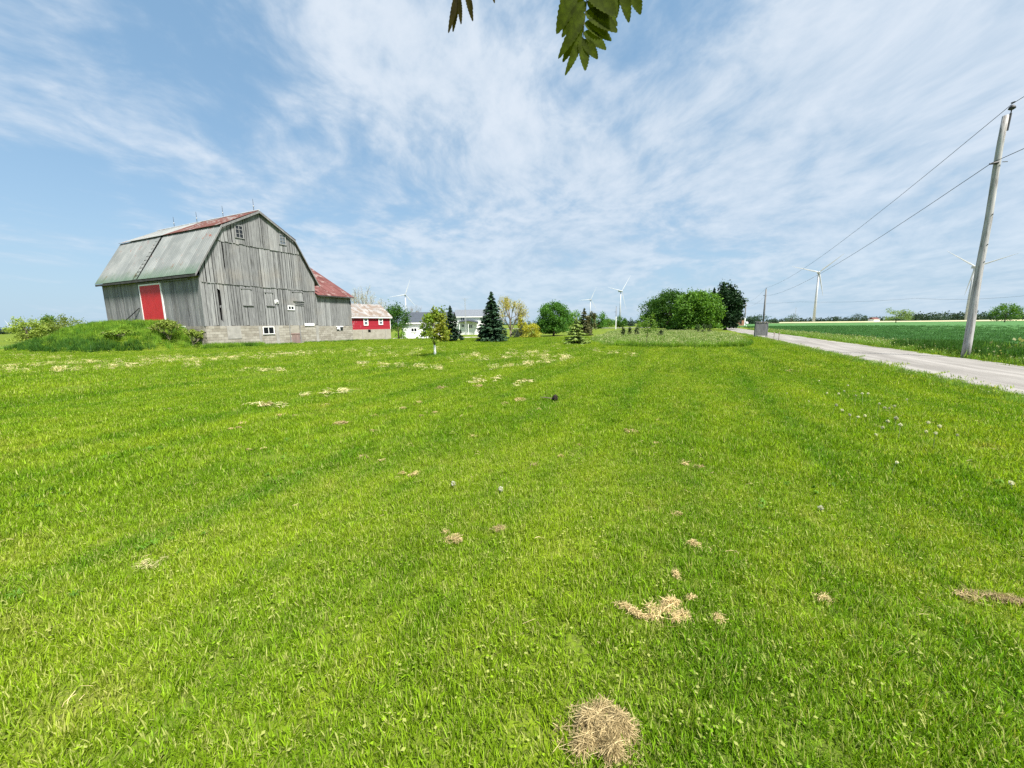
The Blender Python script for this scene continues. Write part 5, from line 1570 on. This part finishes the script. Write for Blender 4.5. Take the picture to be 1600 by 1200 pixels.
# ------------------------------------------------------------------ straw on the lawn
def strands(n, sx_, sy_, h, L, w, curl=0.9, holes=()):
    V = []; F = []
    blobs = [(random.uniform(-.68, .68), random.uniform(-.66, .66), random.uniform(.14, .36)) for _ in range(11)] + [(0, 0, .4), (random.uniform(-.2, .2), 0, 1.1)]
    for k in range(n):
        for _ in range(20):
            bx, by, brd = random.choice(blobs)
            r = math.sqrt(random.random()); a = random.uniform(0, 2 * PI)
            x_, y_ = bx + brd * r * math.cos(a), by + brd * r * math.sin(a)
            if not any((x_ - hx) ** 2 + (y_ - hy) ** 2 < hr * hr for hx, hy, hr in holes): break
        hump = sum(max(0, 1 - ((x_ - bx) ** 2 + (y_ - by) ** 2) / brd ** 2) for bx, by, brd in blobs) / 2.2
        z = 0.018 + h * min(1, hump) * random.uniform(0.1, 1.0)
        az = random.uniform(0, 2 * PI) if random.random() < .75 else random.gauss(.6, .5)
        LL = L * random.uniform(.35, 1.15); cu = random.gauss(0, curl); pit = random.gauss(0, .16)
        p = np.array([x_ * sx_, y_ * sy_, z]) - np.array([math.cos(az), math.sin(az), 0]) * LL * .5
        ww = w * random.uniform(.6, 1.3); b = len(V); tw = random.uniform(-1, 1)
        for s in range(4):
            side = np.array([-math.sin(az), math.cos(az), tw]); side /= np.linalg.norm(side)
            V += [p - side * ww / 2, p + side * ww / 2]
            p = p + np.array([math.cos(az) * math.cos(pit), math.sin(az) * math.cos(pit), math.sin(pit)]) * LL / 3
            az += cu / 3; pit -= .10
        F += [(b + 2 * s, b + 2 * s + 1, b + 2 * s + 3, b + 2 * s + 2) for s in range(3)]
    V = np.array(V); V[:, 2] = np.maximum(V[:, 2], 0.012)
    return np_mesh('straw_clump', V, np.array(F), M['straw'])

def clump(px, py, wpx, ypx, n, label, group=None, rz=0, mat=None, holes=(), hh=None):
    b = G(px, py)
    dist = math.sqrt(b[0] ** 2 + b[1] ** 2 + EYE ** 2)
    dep = float((np.array(b) - ORG) @ FWD)
    sx_ = wpx / 2 / FPX * dep; sy_ = ypx / 2 / FPX * dep / max(.2, EYE / dist) * 0.8
    w = max(0.0017, dep * 0.0009)
    h = hh if hh is not None else min(.055, max(.02, .3 * min(sx_, sy_)))
    L = min(max(.05, sx_ * .5), .18)
    me = strands(n, sx_, min(sy_, sx_ * 1.3), h, L, w, holes=holes)
    if mat: me.materials[0] = mat
    o = mobj('straw_clump', me, None, (b[0], b[1], b[2]))
    o.rotation_euler = (0, 0, rz)
    return tag(o, label, 'straw clump', group)
GR = 'dry straw clumps on the lawn'
clump(933, 1154, 128, 100, 4200, 'biggest tangled straw clump, nearest to the viewer at the bottom', GR, holes=((-.2, -.6, .2), (.25, -.8, .16), (.55, .7, .2), (-.75, .55, .25)), hh=.06)
clump(985, 959, 62, 10, 420, 'long low straw clump left of the paired one in the near lawn', GR, -.75)
clump(1040, 960, 72, 42, 1100, 'rough straw clump with a dark gap, near lawn right of centre', GR, .2, holes=((-.2, -.4, .3),))
clump(1080, 938, 18, 8, 60, 'little straw wisp just above the rough near clump', GR)
clump(1122, 970, 20, 16, 110, 'small straw tuft right of the rough near clump', GR, .3)
clump(1057, 902, 13, 14, 90, 'small upright straw tuft above the paired near clumps', GR)
clump(1552, 937, 96, 8, 560, 'long thin straw strand at the right edge of the near lawn', GR, -.25)
clump(1512, 936, 34, 22, 170, 'looped straw wisp at the left end of the long strand', GR, .6)
clump(1288, 941, 26, 20, 110, 'thin straw wisp in the near lawn left of the long strand', GR)
clump(709, 846, 28, 20, 420, 'compact pale straw clump in the middle lawn', GR, .3)
clump(780, 829, 24, 12, 170, 'slanting straw wisp right of the compact clump', GR, .5)
clump(569, 716, 23, 10, 210, 'flat straw clump in the left middle lawn', GR)
clump(648, 743, 20, 12, 180, 'ragged straw clump below the white dandelion heads', GR)
clump(1072, 726, 20, 10, 150, 'rounded end of the straggling straw patch in the right middle lawn', GR)
clump(1092, 732, 26, 7, 120, 'straggling straw tail right of its rounded end', GR, -.2)
clump(985, 675, 22, 8, 150, 'low straw clump in the centre of the lawn', GR)
clump(1084, 852, 22, 20, 120, 'faint dry straw wisp right of centre', GR, -.4)
clump(1058, 806, 20, 10, 90, 'faint straw wisp above the other faint one', GR)
clump(533, 664, 27, 9, 240, 'double barred straw clump in the left lawn', GR)
clump(1235, 581, 24, 6, 150, 'pale straw clump near the road side of the lawn', GR)
clump(240, 885, 42, 20, 110, 'thin dry wisps at the far left of the near lawn', GR, .6, M['straw_pale'])
k = 0
small = [(440, 650, 15), (412, 703, 14), (388, 705, 14), (835, 729, 12), (660, 651, 13), (740, 684, 14), (598, 722, 13), (628, 640, 16), (812, 626, 24), (655, 630, 14), (415, 635, 26), (378, 663, 14), (372, 670, 10), (1026, 695, 13), (876, 715, 9), (630, 742, 11), (678, 646, 10), (585, 651, 10), (510, 634, 16), (462, 651, 10), (360, 672, 9), (745, 605, 24), (690, 607, 20), (790, 632, 16), (735, 637, 10), (842, 641, 9), (583, 675, 14), (820, 596, 24), (905, 698, 8), (697, 835, 12)]
for (px, py, w_), lb in zip(small, row_labels(small, (620, 646, 668, 700), 'small dry straw wisp in the grass')):
    clump(px, py, w_, max(3.5, w_ * .28), 40 + int(w_ * 3), lb, 'small straw wisps on the lawn', random.uniform(-.3, .3))

segs = [(10, 557, 110, 559, 60), (0, 574, 148, 566, 150), (6, 579, 60, 579, 40), (80, 578, 132, 577, 90), (148, 576, 320, 560, 120), (288, 571, 312, 571, 25), (208, 562, 280, 558, 60), (300, 564, 640, 542, 260), (371, 579, 446, 579, 22), (551, 568, 690, 576, 80), (720, 555, 757, 555, 30), (787, 551, 855, 551, 70), (765, 576, 885, 562, 80), (735, 598, 784, 592, 11), (806, 602, 832, 598, 6), (465, 620, 559, 611, 16), (390, 635, 442, 634, 6), (640, 545, 700, 546, 50), (560, 556, 660, 552, 60), (100, 570, 300, 557, 70), (320, 556, 480, 552, 80), (830, 556, 900, 560, 50), (860, 540, 1000, 556, 50), (700, 562, 900, 556, 60)]
sm_ = []
for (x0, y0, x1, y1, n) in segs:
    ph = random.uniform(0, 6)
    for _ in range(int(n * (6.0 if max(y0, y1) < 577 else 4.2))):
        q = random.random()
        if math.sin(q * abs(x1 - x0) * .21 + ph) + .6 * math.sin(q * abs(x1 - x0) * .55 + 2 * ph) < random.uniform(-.7, 1.1): continue
        sm_.append(G(x0 + (x1 - x0) * q, y0 + (y1 - y0) * q + random.gauss(0, 1.9)))
def straw_protos(name, k, n, r, L, w, mat):
    c = bpy.data.collections.new(name)
    for i in range(k):
        me = strands(n, r, r * .55, .02, L, w); me.materials[0] = mat
        c.objects.link(bpy.data.objects.new(name, me))
    return c
SPF = straw_protos('dry_clipping_row', 6, 8, .18, .14, .012, M['straw_pale'])
scatter('dry_clippings', SPF, np.array(sm_) + np.array([0, 0, .03]), rng.uniform(.5, 1.2, len(sm_)), 'rows of pale dried clippings across the far lawn', 0.03)
SPN = straw_protos('dry_clipping_bit', 6, 3, .06, .055, .0020, M['straw'])
x, y = ring(0.9, 12, 4.0)
k = lawn_ok(x, y); x, y = x[k], y[k]
scatter('loose_clippings', SPN, np.stack([x, y, ground_z(x, y) + .02], -1), rng.uniform(.6, 1.3, len(x)), 'loose dry blades strewn over the mown lawn', 0.1)

# dark clod on the lawn
b = G(867, 627)
M['earth'] = simple('dark_earth', (.022, .018, .014), .95, .1, .4, 30, bmp=.5)
cl = empty('earth_clod', b, 0, 'small dark lump of earth with a thin stalk in mid lawn', 'clod')
mb = MB(); mb.tube([(0, 0, 0), (0, 0, .05), (.01, 0, .11), (.02, .01, .14)], [.045, .066, .05, .016], 9); mb.build('lump', M['earth'], cl, sm=True)
mb = MB(); mb.tube([(-.06, 0, .06), (-.2, .02, .08), (-.3, 0, .09)], [.012, .009, .004], 5); mb.build('stalk', M['bark'], cl)

# dandelion clocks
M['fluff'] = leafmat('dandelion_fluff', (0.42, 0.43, 0.36), (0.62, 0.62, 0.55), trans=0.4)
M['stalk'] = simple('dandelion_stalk', (0.22, 0.26, 0.09), 0.6, 0.3, .2, 20)
def head_mesh(r):
    n = 90; d = rng.normal(0, 1, (n, 3)); d /= np.linalg.norm(d, axis=1, keepdims=True)
    P = d * r * rng.uniform(.7, 1, (n, 1))
    V, F = leaf_cloud(P, r * .75, elong=1.2)
    return np_mesh('seed_head', V, F, M['fluff'])
hm = head_mesh(.0165)
DRIFT = [(1335, 636, .22), (1347, 635, .24), (1369, 655, .26), (1397, 674, .2), (1403, 689, .22), (1457, 705, .24), (1300, 650, .2), (1308, 622, .1), (1318, 618, .1), (1355, 622, .1), (1381, 646, .1), (1390, 645, .08), (1395, 643, .1), (1418, 636, .14), (1328, 662, .14), (1336, 665, .14), (1447, 668, .08), (1468, 672, .06), (1380, 674, .06), (1386, 664, .06), (1314, 646, .06), (1263, 632, .06), (1230, 618, .05), (1291, 620, .08), (1279, 598, .05), (1325, 606, .06), (1370, 685, .05), (1350, 655, .06), (1445, 680, .06)]
DG = 'dandelion clocks in the lawn near the road'
for i, (px, py, h, lb) in enumerate([(710, 764, .06, 'left white dandelion head in the middle of the lawn'), (780, 773, .06, 'right white dandelion head in the middle of the lawn'), (1283, 802, .05, 'white dandelion head low in the right lawn'), (1580, 766, .07, 'white dandelion head at the right edge of the lawn'), (1392, 744, .16, 'single pale dandelion clock apart from the drift, right lawn'),
        (1493, 686, .06, 'low white dandelion clock at the right end of the drift')] +
        [(px, py, h, lb) for (px, py, h), lb in zip(DRIFT, row_labels(DRIFT, (625, 645, 657, 674), 'white dandelion clock of the drift'))]):
    b = G(px, py)
    d = empty('dandelion', b, random.uniform(0, 6), lb, 'dandelion', DG)
    tx, ty = random.uniform(-.05, .05) * h * 4, random.uniform(-.05, .05) * h * 4
    mb = MB(); mb.tube([(0, 0, -.01), (tx * .4, ty * .4, h * .6), (tx, ty, h)], .0035, 5); mb.build('stem', M['stalk'], d)
    o = mobj('seed_head', hm, d, (tx, ty, h)); s = random.uniform(.85, 1.35); o.scale = (s, s, s)

# ------------------------------------------------------------------ overhanging leaves
def cam_pt(px, py, dep):
    return ORG + (FWD * FPX + RGT * (px - 800) + UPV * (600 - py)) / FPX * dep
def mat_leaflet(name, c, veins):
    m, t = newmat(name)
    uvn = nd(t, 'ShaderNodeUVMap')
    p = opos(t)
    n = noise(t, p, 60, 3, .6)
    c_ = mix(t, smooth(t, n, .35, .7), tuple(v * .75 for v in c), tuple(v * 1.25 for v in c))
    a = principled(t, c_, .7, .05)
    b_ = nd(t, 'ShaderNodeBsdfTranslucent', {0: mix(t, 1.0, c_, (1.9, 1.6, .3), 'MULTIPLY')})
    finish(t, nd(t, 'ShaderNodeMixShader', {0: .6, 1: a, 2: b_}))
    return m
M['leaflet'] = mat_leaflet('rowan_leaflet', (.052, .074, .004), None)
M['leaflet_old'] = mat_leaflet('curled_leaflet', (.04, .034, .01), None)
M['twig'] = simple('green_twig', (.05, .055, .025), .7, .2, .2, 30)
M['vein'] = simple('leaf_vein', (.06, .075, .02), .7, .2)
def leaflet(parent, base, tip, nrm, width, mat, curl=.12, teeth=11, fold=.2):
    base = np.array(base); tip = np.array(tip); ax = tip - base; L = np.linalg.norm(ax); d = ax / L
    s = np.cross(d, nrm); s /= np.linalg.norm(s); n_ = np.cross(s, d)
    me_v = []; F = []
    K = teeth * 2
    row = []
    for i in range(K + 1):
        q = i / K
        wv = width * (math.sin(PI * min(1, q ** .78)) ** .72) * .5 + .0008
        if i % 2 == 1: wv *= 1.16
        c = base + d * L * (q + (.012 if i % 2 else 0)) + n_ * (-curl * L * q * q)
        row.append((c - s * wv + n_ * fold * wv, c, c + s * wv + n_ * fold * wv))
    for r_ in row: me_v += list(r_)
    for i in range(K):
        a = 3 * i
        F += [(a, a + 1, a + 4, a + 3), (a + 1, a + 2, a + 5, a + 4)]
    o = mobj('leaflet', np_mesh('leaflet', me_v, F, mat, smooth_=False), parent)
    return o
def compound(root, pts, dep, leaflets, mat, tw=0.0022):
    mb = MB(); mb.tube([cam_pt(x_, y_, d_) for (x_, y_, d_) in pts], list(np.linspace(tw, tw * .5, len(pts))), 6)
    lf = mb.build('leaf_stalk', M['twig'], root, sm=True)
    for (x0, y0, x1, y1, w, dd, roll, cu) in leaflets:
        nrm = -FWD + roll * RGT + .25 * UPV
        nrm /= np.linalg.norm(nrm)
        leaflet(lf, cam_pt(x0, y0, dep), cam_pt(x1, y1, dep + dd), nrm, w / FPX * dep, mat, cu)
    return lf
br_o = empty('rowan_branch', cam_pt(880, -140, 1.15), 0, 'dark serrated compound leaves hanging from a branch at the top of the view', 'branch')
br_o.location = (0, 0, 0)
D0 = 1.15
main = [(897, -22, 877, 40, 24, -.02, .5, .2), (902, -16, 876, 24, 20, .04, .3, .1), (915, 2, 879, 52, 17, .0, .2, .12), (913, 20, 880, 78, 15, -.03, .5, .2), (911, 38, 880, 94, 14, .02, .3, .1), (909, 55, 888, 110, 11, -.02, .5, .15), (909, 58, 915, 109, 17, .0, .25, .04),
        (911, 62, 934, 91, 15, .0, -.3, .05), (912, 50, 948, 76, 20, .01, -.2, .05), (913, 36, 957, 61, 24, .02, -.2, .06), (915, 18, 966, 46, 28, .0, -.25, .08), (917, 2, 967, 36, 30, .02, -.2, .08), (919, -18, 962, 22, 30, -.02, -.2, .05), (905, -20, 898, 22, 20, .03, .2, .1)]
compound(br_o, [(921, -70, D0), (918, -10, D0), (913, 35, D0), (910, 70, D0)], D0, main, M['leaflet'])
D1 = 1.2
sec = [(958, -22, 966, 24, 14, .0, .4, .1), (972, -22, 983, 33, 15, .0, -.2, .05), (985, -24, 1001, 21, 17, .0, -.3, .05), (945, -25, 958, 14, 14, .0, .2, .1), (975, -30, 968, 8, 13, .02, .7, .1)]
compound(br_o, [(950, -75, D1), (965, -40, D1), (985, -28, D1)], D1, sec, M['leaflet'])
D2 = 1.1
old = [(716, -18, 703, 46, 8, .0, .6, .12), (716, -10, 708, 47, 7, .02, .3, .1), (717, -8, 722, 40, 7, .0, -.5, -.05), (728, -22, 738, 31, 8, .0, -.3, .05), (730, -14, 738.5, 15, 5, .02, -.4, .05), (768, -22, 772, 8, 5, .0, .2, -.1)]
compound(br_o, [(740, -70, D2), (724, -40, D2), (716, -12, D2)], D2, old, M['leaflet_old'])
compound(br_o, [(775, -75, D2), (770, -40, D2), (768, -22, D2)], D2, [], M['leaflet_old'])
mb = MB(); mb.tube([cam_pt(690, -60, 1.05), cam_pt(790, -80, 1.1), cam_pt(925, -72, 1.15), cam_pt(1040, -90, 1.22), cam_pt(1300, -240, 1.3), cam_pt(1500, -500, 1.1)], [.003, .0045, .006, .007, .010, .013], 8)
mb.build('twig', M['bark'], br_o, sm=True)
